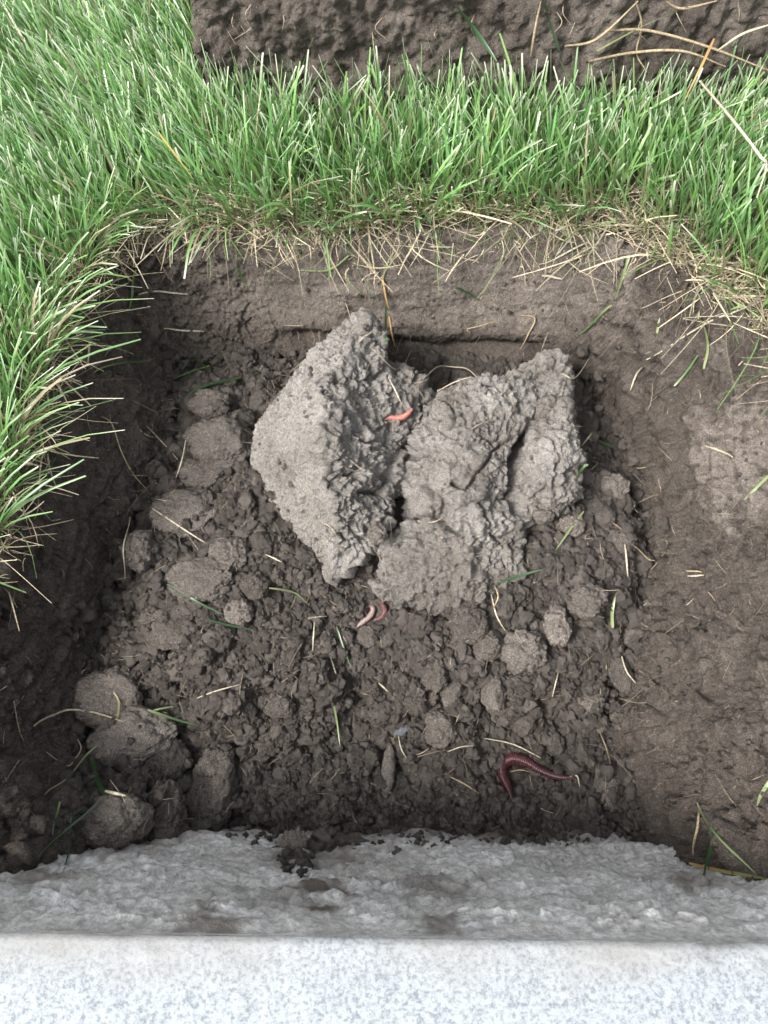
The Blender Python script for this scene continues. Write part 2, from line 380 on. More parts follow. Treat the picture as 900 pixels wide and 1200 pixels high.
# ---------------------------------------------------------------- cut soil block standing on the lawn beyond the grass strip
def rock_block():
    bm = bmesh.new()
    x0 = at(228, 30, .04)[0]
    bl = [(-.150, .612, -.005), (.05, .606, -.005), (.62, .600, -.005), (.62, .80, -.005), (-.14, .80, -.005),
          (-.152, .622, .17), (.05, .628, .18), (.60, .618, .17), (.60, .79, .17), (-.14, .79, .17)]
    for b in bl: bm.verts.new(b)
    bmesh.ops.convex_hull(bm, input=bm.verts)
    me = bpy.data.meshes.new('tmp'); bm.to_mesh(me); bm.free()
    return me
def remeshed(meshes, voxel):
    bm = bmesh.new()
    for m_ in meshes: bm.from_mesh(m_)
    me = bpy.data.meshes.new('tmp'); bm.to_mesh(me); bm.free()
    o = bpy.data.objects.new('tmp', me); COL.objects.link(o)
    md = o.modifiers.new('r', 'REMESH'); md.mode = 'VOXEL'; md.voxel_size = voxel
    dg = bpy.context.evaluated_depsgraph_get(); ev = o.evaluated_get(dg); m2 = bpy.data.meshes.new_from_object(ev, depsgraph=dg)
    n = len(m2.vertices); Vv = np.empty(n * 3, np.float32); m2.vertices.foreach_get('co', Vv); Vv = Vv.reshape(-1, 3)
    nn = np.empty(n * 3, np.float32); m2.vertices.foreach_get('normal', nn); nn = nn.reshape(-1, 3)
    F = np.empty(len(m2.loops), np.int32); m2.loops.foreach_get('vertex_index', F)
    F = F.reshape(-1, 4)
    bpy.data.objects.remove(o); bpy.data.meshes.remove(me); bpy.data.meshes.remove(m2)
    return Vv.astype(np.float64), nn.astype(np.float64), F
Vb, nb, Fb = remeshed([rock_block()], .0028)
f1, f2 = worley(Vb, 60, 200)
Vb2 = Vb + nb * (fbm(Vb, 16, 5, 201, .6) * .017 + (.45 - f1) * .010 * smooth(.0, .3, fbm(Vb, 15, 2, 203)) + fbm(Vb * np.array([1, 1, .3]), 80, 4, 206) * .010 + fbm(Vb, 110, 5, 202, .68) * .012)[:, None]
link('soil_block', mesh_np('soil_block', Vb2, Fb, [SOIL], attrs={'dry': np.clip(.12 + 1.3 * fbm(Vb * np.array([1, 1, .5]), 45, 4, 204), 0, 1)}),
     label='large dark cut block of soil standing on the lawn behind the grass strip', cat='soil block')
splat(Vb2)

# ---------------------------------------------------------------- the big pale clay clods
def hull(pts):
    bm = bmesh.new()
    for u, v, zz in pts: bm.verts.new(at(u, v, zz))
    bmesh.ops.convex_hull(bm, input=bm.verts)
    me = bpy.data.meshes.new('tmp'); bm.to_mesh(me); bm.free(); return me
def line_dist(Pq, px, zz):
    L = np.array([at(u, v, zz)[:2] for u, v in px]); d = np.full(len(Pq), 9.0)
    for a, b in zip(L[:-1], L[1:]):
        ab = b - a; t = np.clip(((Pq - a) @ ab) / (ab @ ab), 0, 1); d = np.minimum(d, np.linalg.norm(Pq - a - t[:, None] * ab, axis=1))
    return d
def clay(name, hulls, label, seed, rough=1.0, dark_front=None, cracks=(), smooth_side=None, amp=1.0):
    Vc, nc, Fc = remeshed([hull(h) for h in hulls], .0011)
    for _ in range(1):                                    # knock the hull's knife edges off
        acc = np.zeros_like(Vc); cnt = np.zeros(len(Vc))
        for a, b in ((0, 1), (1, 2), (2, 3), (3, 0)):
            np.add.at(acc, Fc[:, a], Vc[Fc[:, b]]); np.add.at(cnt, Fc[:, a], 1)
            np.add.at(acc, Fc[:, b], Vc[Fc[:, a]]); np.add.at(cnt, Fc[:, b], 1)
        Vc = .4 * Vc + .6 * acc / cnt[:, None]
    Vc = Vc + nc * .0018
    f1, f2 = worley(Vc + .006 * np.column_stack([fbm(Vc, 60, 3, seed + 1), fbm(Vc, 60, 3, seed + 2), fbm(Vc, 60, 3, seed + 3)]), 42, seed)
    g1, g2 = worley(Vc, 130, seed + 5); k1, _ = worley(Vc, 330, seed + 6)
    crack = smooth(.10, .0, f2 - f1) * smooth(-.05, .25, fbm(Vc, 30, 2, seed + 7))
    ter = fbm(Vc * np.array([1, 1, 1.8]), 70, 3, seed + 8)
    face = np.zeros(len(Vc))
    if smooth_side is not None: face = smooth(.25, .6, nc @ np.array(smooth_side) + .25 * fbm(Vc, 40, 2, seed + 30))
    str_ = fbm(np.column_stack([Vc[:, 0] * 1.6, Vc[:, 1] * .5, Vc[:, 2] * .6]), 110, 3, seed + 31)
    patch = smooth(-.5, -.05, fbm(Vc, 24, 3, seed + 32)) * (1 - face)        # crumbly patches among cleaner broken faces
    dsp = fbm(Vc, 22, 3, seed + 9) * .013 * (1 - .6 * face) + amp * plates(Vc, 20, 5, seed + 20) * .0070 * (1 - .8 * face) + amp * plates(Vc, 60, 5, seed + 21) * .0036 * (.3 + .7 * patch) * (1 - .7 * face)
    dsp += (.5 + .5 * amp) * (.5 - g1) * .0068 * patch + (.5 - k1) * .0034 * (.5 + .5 * patch) - amp * crack * .006 * (1 - face) + fbm(Vc, 300, 4, seed + 22, .65) * .0034 + fbm(Vc, 800, 2, seed + 10) * .0012 + face * (str_ * .0034 - .0035 * smooth(.16, .3, fbm(Vc, 120, 3, seed + 33)))
    wob = .0022 * np.column_stack([fbm(Vc, 130, 3, seed + 40), fbm(Vc, 130, 3, seed + 41)])
    for px, zz, wd, dp in cracks:
        c_ = np.exp(-(line_dist(Vc[:, :2] + wob, px, zz) / wd) ** 2) * smooth(.0, .4, nc[:, 2]); dsp = dsp - c_ * dp; crack = np.maximum(crack, c_)
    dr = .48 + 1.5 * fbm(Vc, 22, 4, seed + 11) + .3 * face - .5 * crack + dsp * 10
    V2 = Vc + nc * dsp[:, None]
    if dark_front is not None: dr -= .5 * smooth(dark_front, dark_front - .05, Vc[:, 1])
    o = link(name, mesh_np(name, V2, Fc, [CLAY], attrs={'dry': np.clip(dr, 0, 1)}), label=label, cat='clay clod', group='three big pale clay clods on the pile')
    splat(V2); return o
Z = -.12
clay('clay_clod', [[(428, 376, -.018), (400, 388, -.02), (372, 412, -.022), (348, 442, -.028), (300, 505, -.062), (296, 545, -.075), (318, 600, -.085), (352, 640, -.09), (385, 672, -.085),
      (412, 655, -.07), (440, 612, -.06), (462, 560, -.06), (470, 500, -.055), (440, 440, -.045), (372, 462, -.006), (374, 530, -.008), (392, 606, -.03),
      (310, 520, Z), (330, 600, Z), (390, 650, Z), (440, 600, Z), (460, 500, Z), (420, 400, -.09), (350, 450, Z)],
     [(430, 440, -.05), (470, 436, -.052), (494, 462, -.06), (480, 520, -.066), (440, 560, -.06), (440, 500, -.04), (440, 500, Z), (490, 480, Z), (470, 550, Z), (430, 450, Z)]],
     'tall pale clay slab with a sharp ridge and smooth left face', 300, smooth_side=(-.86, -.2, .45),
     cracks=[([(424, 430), (436, 438), (432, 452)], -.03, .0012, .008), ([(400, 500), (412, 520), (438, 524)], -.03, .0012, .007), ([(415, 590), (438, 580), (452, 560)], -.05, .0013, .008)])
clay('clay_clod', [[(482, 505, -.055), (515, 468, -.05), (560, 450, -.05), (606, 444, -.055), (640, 452, -.06), (632, 492, -.055), (608, 530, -.05), (601, 590, -.055), (606, 640, -.072), (540, 672, -.085), (484, 640, -.08), (478, 560, -.06),
      (540, 500, -.034), (560, 560, -.036), (520, 560, -.036), (500, 610, -.052), (560, 620, -.05), (500, 500, Z), (620, 470, Z), (590, 640, Z), (480, 630, Z)],
     [(456, 648, -.075), (476, 612, -.062), (540, 620, -.052), (600, 640, -.068), (608, 672, -.082), (560, 702, -.086), (515, 714, -.09), (470, 702, -.088), (446, 690, -.092), (500, 670, -.066), (560, 668, -.066), (465, 640, Z), (600, 650, Z), (560, 690, Z), (460, 690, Z)],
     [(600, 446, -.062), (632, 428, -.06), (656, 414, -.064), (650, 440, -.06), (664, 460, -.066), (640, 478, -.062), (620, 460, Z), (660, 450, Z), (640, 430, Z)]],
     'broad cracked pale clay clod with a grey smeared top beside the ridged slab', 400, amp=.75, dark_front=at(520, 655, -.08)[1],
     cracks=[([(474, 505), (472, 520), (488, 533), (512, 531)], -.045, .0016, .011), ([(530, 566), (546, 574), (556, 562), (566, 546)], -.036, .0011, .008), ([(632, 494), (612, 522), (600, 548), (604, 592)], -.052, .0036, .028),
             ([(602, 474), (610, 490), (630, 497)], -.052, .0016, .012), ([(459, 601), (495, 608), (542, 634)], -.06, .0012, .006), ([(520, 470), (535, 496), (528, 515)], -.045, .0010, .007),
             ([(566, 546), (586, 520), (600, 512)], -.04, .0010, .007), ([(560, 600), (575, 625), (590, 632)], -.055, .0011, .008)])
clay('clay_clod', [[(630, 500, -.05), (640, 474, -.052), (660, 470, -.05), (672, 496, -.05), (678, 540, -.055), (674, 572, -.06), (655, 592, -.065), (630, 602, -.07), (607, 590, -.066), (609, 552, -.056), (640, 540, -.036), (645, 565, -.042),
      (630, 520, Z), (670, 520, Z), (665, 580, Z), (615, 580, Z)]],
     'narrow pale clay fragment split from the right side of the cracked clod', 500, amp=.6,
     cracks=[([(632, 494), (612, 522), (600, 548), (604, 592)], -.052, .003, .024), ([(640, 520), (652, 545), (648, 570)], -.045, .0011, .007)])
fill()
TERR = DEM.copy(); CLAYM = TERR - GDEM > .004

# ---------------------------------------------------------------- brown soil clods
def ico(sub):
    bm = bmesh.new(); bmesh.ops.create_icosphere(bm, subdivisions=sub, radius=1)
    Vv = np.array([v.co[:] for v in bm.verts]); F = np.array([[v.index for v in f.verts] for f in bm.faces]); bm.free(); return Vv, F
ICO = {k: ico(k) for k in (2, 3, 4, 5)}
def lump(sub, seed, facets=7, rough=1.0):
    Vv, F = ICO[sub]; Vv = Vv.copy(); r = np.random.default_rng(seed)
    for _ in range(facets):
        n = r.normal(size=3); n /= np.linalg.norm(n); dd = r.uniform(.68, .95)
        e = np.maximum(0, Vv @ n - dd); Vv -= (e * .85)[:, None] * n
    n = Vv / (np.linalg.norm(Vv, axis=1, keepdims=True) + 1e-9)
    f1, _ = worley(Vv + seed * 3.1, 2.6, seed); f3, _ = worley(Vv + seed * 1.7, 6.0, seed + 3)
    Vv = Vv + n * (fbm(Vv + seed * 3.3, 1.1, 4, seed) * .32 + (.45 - f1) * .24 * rough + (.4 - f3) * .07 * rough + fbm(Vv + seed * 1.3, 8, 4, seed + 7, .65) * .20)[:, None]
    return Vv, F
def put_clod(u, v, ru, rv, label=None, group=None, seed=0, rough=1.0, hz=1.05, rot=0, dry=.25, sink=.35, name='soil_clod', zc=None):
    p = hit(u, v) if zc is None else at(u, v, zc); k = depth_of(p) / FPX
    Vv, F = lump(5 if ru > 14 else 4, seed, 2, rough)
    a = R_(rot); sc = np.array([ru * k, rv * k * 1.08, min(ru, rv) * k * hz])
    Vv = Vv * sc; c, s = math.cos(a), math.sin(a); Vv[:, :2] = Vv[:, :2] @ np.array([[c, s], [-s, c]])
    dv = np.clip(dry + .6 * fbm(Vv / sc, 1.5, 3, seed), 0, 1)
    o = link(name, mesh_np(name, Vv, F, [CLOD], attrs={'dry': dv}), label=label, cat='soil clod', group=group)
    o.location = (p[0], p[1], p[2] + sc[2] * (.72 - sink * .5))
    splat(Vv + np.array(o.location)); return o
G1 = 'soil clods on the loose pile'
CLODS = [
 (262, 530, 42, 32, 'large rounded grey clod left of the tall ridged clay slab', dict(dry=.6, hz=.9, rough=.6)),
 (240, 560, 30, 17, 'low flat clod just below the large rounded grey clod', dict(dry=.4)),
 (250, 480, 24, 17, 'dark clod in the back left corner of the pit', dict(dry=.0)),
 (312, 478, 18, 16, 'small clod against the top left edge of the ridged slab', dict(dry=.2)),
 (225, 605, 50, 28, 'wide pale lump above the pile where a straw lies', dict(dry=.5, hz=.6)),
 (168, 650, 22, 23, 'round dark clod beside the left wall with a curved straw', dict(dry=.1, rough=1.4)),
 (238, 682, 40, 26, 'broad crumbly lump in the left part of the pile', dict(dry=.4, hz=.6)),
 (205, 738, 34, 24, 'crumbly lump with grass scraps over the left slope of the pile', dict(dry=.3, hz=.6)),
 (272, 655, 26, 20, 'crumbly lump below the left end of the ridged slab', dict(dry=.3)),
 (130, 822, 40, 34, 'smooth brown clod crossed by a long pale straw', dict(dry=.35, rough=.4, hz=.7)),
 (158, 868, 50, 32, 'broad rough clod under the smooth straw-crossed clod', dict(dry=.3, rough=.8, hz=.7, rot=12)),
 (190, 895, 34, 26, 'dark slab of soil beneath the broad rough clod', dict(dry=.05, hz=.7, rot=30)),
 (138, 965, 44, 28, 'oval clod resting by the kerb in the lower left corner', dict(dry=.15, rough=.6, rot=8)),
 (196, 955, 22, 34, 'upright dark clod right of the oval clod by the kerb', dict(dry=.05)),
 (252, 928, 28, 50, 'tall narrow clod leaning onto the kerb', dict(dry=.2, rot=-14)),
 (712, 925, 19, 25, 'egg shaped clod right of the dark red worm', dict(dry=.3, rough=.5)),
 (612, 768, 27, 23, 'round knobbly clod in the right part of the pile', dict(dry=.5, rough=1.3)),
 (570, 758, 20, 18, 'dark clod left of the round knobbly clod', dict(dry=.15)),
 (548, 733, 23, 22, 'smooth clod just below the front of the cracked clay clod', dict(dry=.35, rough=.7)),
 (652, 737, 17, 22, 'lumpy clod above the round knobbly clod', dict(dry=.4, rough=1.3)),
 (686, 710, 24, 19, 'pale crumbly clod near the right edge of the pile', dict(dry=.5, rough=1.3)),
 (733, 747, 17, 13, 'crumbly clod touching the right wall of the pit', dict(dry=.3, rough=1.4)),
 (726, 792, 14, 21, 'blocky clod with a straw at the foot of the right wall', dict(dry=.3, rot=15)),
 (692, 824, 16, 11, 'low flat clod below the blocky clod by the right wall', dict(dry=.3)),
 (509, 792, 17, 19, 'squarish clod in the middle of the pile', dict(dry=.3, rough=.7)),
 (530, 812, 13, 18, 'tilted slab of soil right of the squarish clod', dict(dry=.25, rot=-25)),
 (517, 856, 20, 20, 'angular brown clod right of the bluish stone', dict(dry=.2, rough=.6)),
 (487, 826, 14, 13, 'brown clod above the bluish stone', dict(dry=.2)),
 (431, 748, 13, 12, 'round clod just below the ring shaped pale worm', dict(dry=.4, rough=.5)),
 (578, 815, 14, 20, 'narrow upright clod right of the tilted slab', dict(dry=.2)),
 (612, 848, 14, 15, 'rounded clod above the dark red worm', dict(dry=.2)),
 (649, 872, 12, 14, 'rounded clod upper right of the dark red worm', dict(dry=.2)),
 (668, 620, 16, 13, 'clod below the split clay fragment', dict(dry=.4)),
 (635, 606, 14, 10, 'small pale clod under the split clay fragment', dict(dry=.6)),
 (718, 575, 16, 15, 'clod by the right wall level with the clay fragment', dict(dry=.2)),
 (727, 640, 17, 15, 'clod below another at the upper right edge of the pile', dict(dry=.2)),
 (442, 628, 12, 12, 'small round pale clod in the hollow between the two big clay clods', dict(dry=.7, zc=-.052)),
 (345, 1002, 20, 26, 'dark lump of soil stuck on the face of the kerb', dict(dry=.0, hz=.5, rough=1.4)),
 (398, 992, 38, 13, 'flat ridge of soil lying along the face of the kerb', dict(dry=.05, hz=.6, rough=1.4)),
 (280, 720, 18, 14, 'crumbly clod near the middle left with a green scrap', dict(dry=.3)),
 (300, 690, 18, 15, 'crumbly clod beneath the left foot of the ridged slab', dict(dry=.3)),
 (330, 830, 17, 14, 'low crumbly lump in the lower middle of the pile', dict(dry=.2)),
]
for k, (u, v, a, b, lab, kw) in enumerate(CLODS): put_clod(u, v, a, b, lab, G1, seed=600 + k * 3, **kw)
# finger-like cast of soil, lower middle
def tube(pts, rad, sides=6, ring=0.0, nring=0, sub=40):
    pts = np.asarray(pts, float); s = np.linspace(0, len(pts) - 1, sub)
    i = np.clip(s.astype(int), 0, len(pts) - 2); f = (s - i)[:, None]
    pm = np.vstack([2 * pts[0] - pts[1], pts, 2 * pts[-1] - pts[-2]])
    p0, p1, p2, p3 = pm[i], pm[i + 1], pm[i + 2], pm[i + 3]
    C = .5 * (2 * p1 + (p2 - p0) * f + (2 * p0 - 5 * p1 + 4 * p2 - p3) * f ** 2 + (3 * p1 - p0 - 3 * p2 + p3) * f ** 3)
    tg = np.gradient(C, axis=0); tg /= np.linalg.norm(tg, axis=1, keepdims=True) + 1e-12
    up = np.tile([0, 0, 1.0], (sub, 1)); b = np.cross(tg, up); b /= np.linalg.norm(b, axis=1, keepdims=True) + 1e-9; n = np.cross(b, tg)
    r = np.interp(np.linspace(0, 1, sub), np.linspace(0, 1, len(rad)), rad)
    if nring: r = r * (1 + ring * np.cos(np.linspace(0, nring * 2 * math.pi, sub)))
    a = np.linspace(0, 2 * math.pi, sides, endpoint=False)
    Vv = C[:, None] + r[:, None, None] * (np.cos(a)[None, :, None] * b[:, None] + np.sin(a)[None, :, None] * n[:, None])
    Vv = Vv.reshape(-1, 3); F = []
    for q in range(sub - 1):
        for e in range(sides):
            F.append((q * sides + e, q * sides + (e + 1) % sides, (q + 1) * sides + (e + 1) % sides, (q + 1) * sides + e))
    return Vv, np.array(F), np.repeat(np.linspace(0, 1, sub), sides)
pp = np.array([hit(u, v) for u, v in ((452, 936), (455, 912), (456, 890), (457, 874))]); pp[:, 2] = np.linspace(pp[0, 2], pp[-1, 2], 4) + .0065
Vv, F, s_ = tube(pp, [.0012, .0046, .0052, .0042, .0014], 14, sub=60)
Vv += (fbm(Vv, 250, 3, 5) * .0016)[:, None] * np.array([1, 1, 1])
link('soil_cast', mesh_np('soil_cast', Vv, F, [CLOD], attrs={'dry': np.full(len(Vv), .3)}), label='finger shaped cast of soil standing out in the lower middle of the pit', cat='soil cast')
splat(Vv)
# small bluish stone
m, t, p = new_mat('bluish stone'); co = t.nodes.new('ShaderNodeTexCoord').outputs['Object']
t.links.new(mix(t, tex(t, co, 300, 4).outputs[0], (.055, .06, .07), (.13, .14, .158)), p.inputs['Base Color']); p.inputs['Roughness'].default_value = .55
Vv, F = ICO[3]; Vv = Vv.copy(); q = hit(473, 857)
for n_, d_ in (((.2, .1, 1), .55), ((-.8, .2, .5), .6), ((.7, -.6, .3), .55), ((.5, .8, .3), .6), ((-.4, -.9, .2), .6)):
    n_ = np.array(n_) / np.linalg.norm(n_); Vv -= np.maximum(0, Vv @ n_ - d_)[:, None] * n_
Vv += (fbm(Vv, 3, 3, 5) * .06)[:, None]
o = link('stone', mesh_np('stone', Vv * [.0085, .0095, .006], F, [m], smooth_sh=False), label='small bluish grey stone in the lower middle of the pile', cat='stone'); o.location = q + [0, 0, .0025]
splat(Vv * [.0065, .0075, .004] + np.array(o.location))

ONCLOD = (DEM - TERR > .0025) | CLAYM
# many smaller clods: individuals sharing a dozen meshes
protos = []
for k in range(12):
    Vv, F = lump(4, 900 + k, 6, 1.1)
    protos.append(mesh_np('small_clod', Vv, F, [CLOD], attrs={'dry': np.clip(.3 + .5 * fbm(Vv, 1.5, 3, k), 0, 1)}))
WORM_PX = [[(599, 936), (594, 922), (588, 908), (589, 897), (600, 890), (615, 893), (630, 902), (645, 909), (660, 912), (676, 912)], [(416, 737), (425, 730), (434, 722), (437, 714), (431, 711), (443, 704), (451, 717), (438, 728)], [(449, 494), (472, 490), (483, 481)]]
WORM_W = [np.array([hit(u, v)[:2] for u, v in w_]) for w_ in WORM_PX]
def off_worms(x, y, r=.0045):
    Pq = np.column_stack([x, y]); d = np.full(len(Pq), 9.0)
    for L in WORM_W:
        for a, b in zip(L[:-1], L[1:]):
            ab = b - a; t = np.clip(((Pq - a) @ ab) / (ab @ ab + 1e-12), 0, 1); d = np.minimum(d, np.linalg.norm(Pq - a - t[:, None] * ab, axis=1))
    return d > r
def in_floor(x, y):
    return poly_dist(np.column_stack([x, y]), P_BOT)[1]
cnt = 0; placed = [hit(c[0], c[1])[:2] for c in CLODS]
while cnt < 255:
    x, y = rng.uniform(-.24, .21), rng.uniform(.055, .44)
    if not in_floor(np.array([x]), np.array([y]))[0]: continue
    r = .0038 + .0066 * rng.random() ** 2.3
    if not off_worms(np.array([x]), np.array([y]), .004 + r)[0]: continue
    zz = float(surf(x, y))
    if ONCLOD[int((y - DY0) / DST), int((x - DX0) / DST)]: continue
    if zz > -.07 or (y < .12 and rng.random() < .5): continue
    o = link('small_clod', protos[cnt % 12], label='small crumbly brown clod, one of many lying on the loose soil pile', cat='soil clod', group='small soil clods scattered over the pile')
    o.location = (x, y, zz + r * .15); o.rotation_euler = rng.uniform(0, 6.28, 3); o.scale = r * rng.uniform(.75, 1.25, 3)
    cnt += 1
    g = np.mgrid[-6:7, -6:7].reshape(2, -1).T * .001; g = g[np.linalg.norm(g, axis=1) < r]
    splat(np.column_stack([x + g[:, 0], y + g[:, 1], zz + np.sqrt(r * r - (g ** 2).sum(1)) * .8]))

# ---------------------------------------------------------------- loose crumbs: uncountable, instanced on points
def crumbs(name, pts, scl, mat, seed):
    n = len(pts)
    me = bpy.data.meshes.new(name); me.vertices.add(n); me.vertices.foreach_set('co', np.ascontiguousarray(pts, np.float32).ravel())
    me.materials.append(mat)
    a = me.attributes.new('scl', 'FLOAT_VECTOR', 'POINT'); a.data.foreach_set('vector', np.ascontiguousarray(scl, np.float32).ravel())
    a = me.attributes.new('rot', 'FLOAT_VECTOR', 'POINT'); a.data.foreach_set('vector', rng.uniform(0, 6.28, n * 3).astype(np.float32))
    o = link(name, me, kind='stuff')
    g = bpy.data.node_groups.new(name, 'GeometryNodeTree')
    g.interface.new_socket('Geometry', in_out='INPUT', socket_type='NodeSocketGeometry'); g.interface.new_socket('Geometry', in_out='OUTPUT', socket_type='NodeSocketGeometry')
    gi = g.nodes.new('NodeGroupInput'); go = g.nodes.new('NodeGroupOutput'); jn = g.nodes.new('GeometryNodeJoinGeometry')
    pos = g.nodes.new('GeometryNodeInputPosition')
    for k in range(8):
        ic = g.nodes.new('GeometryNodeMeshIcoSphere'); ic.inputs['Radius'].default_value = 1; ic.inputs['Subdivisions'].default_value = 4 if k < 3 else 3
        va = g.nodes.new('ShaderNodeVectorMath'); va.operation = 'ADD'; va.inputs[1].default_value = (k * 7.3 + seed, k * 3.1, 2.2 * k)
        g.links.new(pos.outputs[0], va.inputs[0])
        no = g.nodes.new('ShaderNodeTexNoise'); no.inputs['Scale'].default_value = 1.0; no.inputs['Detail'].default_value = 3; no.inputs['Roughness'].default_value = .6
        g.links.new(va.outputs[0], no.inputs['Vector'])
        sb = g.nodes.new('ShaderNodeVectorMath'); sb.operation = 'SUBTRACT'; sb.inputs[1].default_value = (.5, .5, .5); g.links.new(no.outputs['Color'], sb.inputs[0])
        sc = g.nodes.new('ShaderNodeVectorMath'); sc.operation = 'SCALE'; sc.inputs['Scale'].default_value = 2.3; g.links.new(sb.outputs[0], sc.inputs[0])
        sp = g.nodes.new('GeometryNodeSetPosition'); g.links.new(ic.outputs[0], sp.inputs[0]); g.links.new(sc.outputs[0], sp.inputs['Offset'])
        sm = g.nodes.new('GeometryNodeSetMaterial'); sm.inputs['Material'].default_value = mat; g.links.new(sp.outputs[0], sm.inputs[0])
        ss = g.nodes.new('GeometryNodeSetShadeSmooth'); g.links.new(sm.outputs[0], ss.inputs[0])
        ti = g.nodes.new('GeometryNodeGeometryToInstance'); g.links.new(ss.outputs[0], ti.inputs[0]); g.links.new(ti.outputs[0], jn.inputs[0])
    ip = g.nodes.new('GeometryNodeInstanceOnPoints'); ip.inputs['Pick Instance'].default_value = True
    def named(nm):
        q = g.nodes.new('GeometryNodeInputNamedAttribute'); q.data_type = 'FLOAT_VECTOR'; q.inputs['Name'].default_value = nm; return q.outputs[0]
    er = g.nodes.new('FunctionNodeEulerToRotation'); g.links.new(named('rot'), er.inputs[0])
    g.links.new(gi.outputs[0], ip.inputs['Points']); g.links.new(jn.outputs[0], ip.inputs['Instance'])
    g.links.new(er.outputs[0], ip.inputs['Rotation']); g.links.new(named('scl'), ip.inputs['Scale']); g.links.new(ip.outputs[0], go.inputs[0])
    o.modifiers.new('crumbs', 'NODES').node_group = g
    return o
def scatter(n, fn, rmin, rmax, pw):
    x = rng.uniform(-.30, .33, n * 4); y = rng.uniform(.03, .50, n * 4); k = fn(x, y); x, y = x[k][:n], y[k][:n]
    r = rmin + (rmax - rmin) * rng.random(len(x)) ** pw
    zz = surf(x, y); return np.column_stack([x, y, zz - r * .1]), r[:, None] * rng.uniform(.7, 1.2, (len(x), 3))
def on_pile(x, y):
    i = np.clip(((x - DX0) / DST).astype(int), 0, DNX - 1); j = np.clip(((y - DY0) / DST).astype(int), 0, DNY - 1)
    return in_floor(x, y) & (surf(x, y) < -.072) & off_worms(x, y) & (~ONCLOD[j, i] | (rng.random(len(x)) < .02))
fill()
p1, s1 = scatter(27000, on_pile, .0006, .0056, 2.8)
crumbs('loose_crumbs', p1, s1, CRUMB, 1)
def on_wall(x, y):
    Pq = np.column_stack([x, y]); a = poly_dist(Pq, P_TOP)[1] & ~in_floor(x, y)
    return a & (fbm(np.column_stack([x, y, surf(x, y)]), 22, 3, 77) > rng.uniform(-.25, .4, len(x)))
for a_, b_ in np.mgrid[-5:6, -5:6].reshape(2, -1).T * .001:
    rr = s1.mean(1); k_ = np.hypot(a_, b_) < rr
    splat(np.column_stack([p1[k_, 0] + a_, p1[k_, 1] + b_, p1[k_, 2] + np.sqrt(rr[k_] ** 2 - a_ * a_ - b_ * b_) * .9]))
p2, s2 = scatter(5000, on_wall, .0004, .0020, 3)
crumbs('wall_crumbs', p2, s2, CRUMB, 3)
def on_clay(x, y):
    zz = surf(x, y); return (zz > -.085) & CLAYM[np.clip(((y - DY0) / DST).astype(int), 0, DNY - 1), np.clip(((x - DX0) / DST).astype(int), 0, DNX - 1)] & in_floor(x, y) & (fbm(np.column_stack([x, y, zz]), 30, 3, 12) > rng.uniform(-.2, .5, len(x)))
p3, s3 = scatter(3000, on_clay, .0004, .0024, 2.8)
crumbs('clay_crumbs', p3, s3, CLAYC, 5)
kx = rng.uniform(-.3, .3, 6000); ky = rng.uniform(.0, .07, 6000); kz = surf(kx, ky); kk = (kz < -.118 + .03 * fbm(np.column_stack([kx, ky, kz]), 20, 3, 15)) & (kz > -.2)
ks = (.0004 + .0032 * rng.random((6000, 1)) ** 2.5) * rng.uniform(.7, 1.2, (6000, 3))
cl_ = []                                                   # two spills of soil that stick to the kerb's face
for u, v, ru, rv, n_ in ((345, 1003, 24, 26, 150), (395, 994, 46, 12, 170), (480, 990, 30, 12, 50), (300, 985, 60, 10, 60), (620, 984, 80, 8, 60)):
    for _ in range(n_):
        cl_.append(face_pt(u + rng.normal() * ru * .5, v + rng.normal() * rv * .5) + rng.uniform(.0, .004) * np.array([0, .967, .253]))
cl_ = np.array(cl_); cs_ = (.0005 + .0030 * rng.random((len(cl_), 1)) ** 2) * rng.uniform(.7, 1.2, (len(cl_), 3))
crumbs('kerb_crumbs', np.vstack([np.column_stack([kx, ky, kz])[kk], cl_]), np.vstack([ks[kk], cs_]), CRUMB, 7)

# ---------------------------------------------------------------- earthworms
def worm(px, rad, cols, label, rings, lift=.0015, sides=16, zs=None):
    pts = np.array([hit(u, v) for u, v in px]); 
    zz = pts[:, 2].copy()
    for _ in range(8): zz = np.convolve(np.pad(zz, 1, 'edge'), [.25, .5, .25], 'valid')
    xy = at(px[0][0], px[0][1], zz[0]); pts = np.array([at(u, v, q_) for (u, v), q_ in zip(px, zz)])
    pts[:, 2] = zz + lift + (np.asarray(zs) if zs is not None else 0)
    sub = max(160, rings * 5)
    Vv, F, s_ = tube(pts, rad, sides, .085, rings, sub)
    caps = [tuple(range(sides))[::-1]]
    C = np.array([np.interp(s_, np.linspace(0, 1, len(cols)), [c[k] for c in cols]) for k in range(3)]).T
    C *= (1 + .14 * np.cos(s_ * rings * 2 * math.pi))[:, None]
    return link('earthworm', mesh_np('earthworm', Vv, F, [WORM], colors={'Col': C}), label=label, cat='earthworm', group='earthworms in the pit')
DR = (.040, .013, .015)
worm([(599, 936), (594, 922), (588, 908), (589, 897), (600, 890), (615, 893), (630, 902), (645, 909), (660, 912), (675, 912)],
     [.0006, .0034, .0041, .0041, .0043, .0041, .0032, .0025, .0018, .0007], [DR, DR, (.055, .017, .019), (.075, .024, .027), (.06, .02, .024), (.055, .022, .028), (.075, .034, .042), (.085, .042, .05)],
     'dark red earthworm curled in a hook near the kerb', 60, .0034)
worm([(449, 494), (456, 490.5), (464, 491.5), (472, 490), (478, 486), (483, 481)], [.0004, .0019, .0022, .0022, .0018, .0008], [(.40, .19, .15), (.42, .15, .12), (.36, .14, .11)],
     'small pink earthworm on the big clay clods beside the crack', 34, .0016)
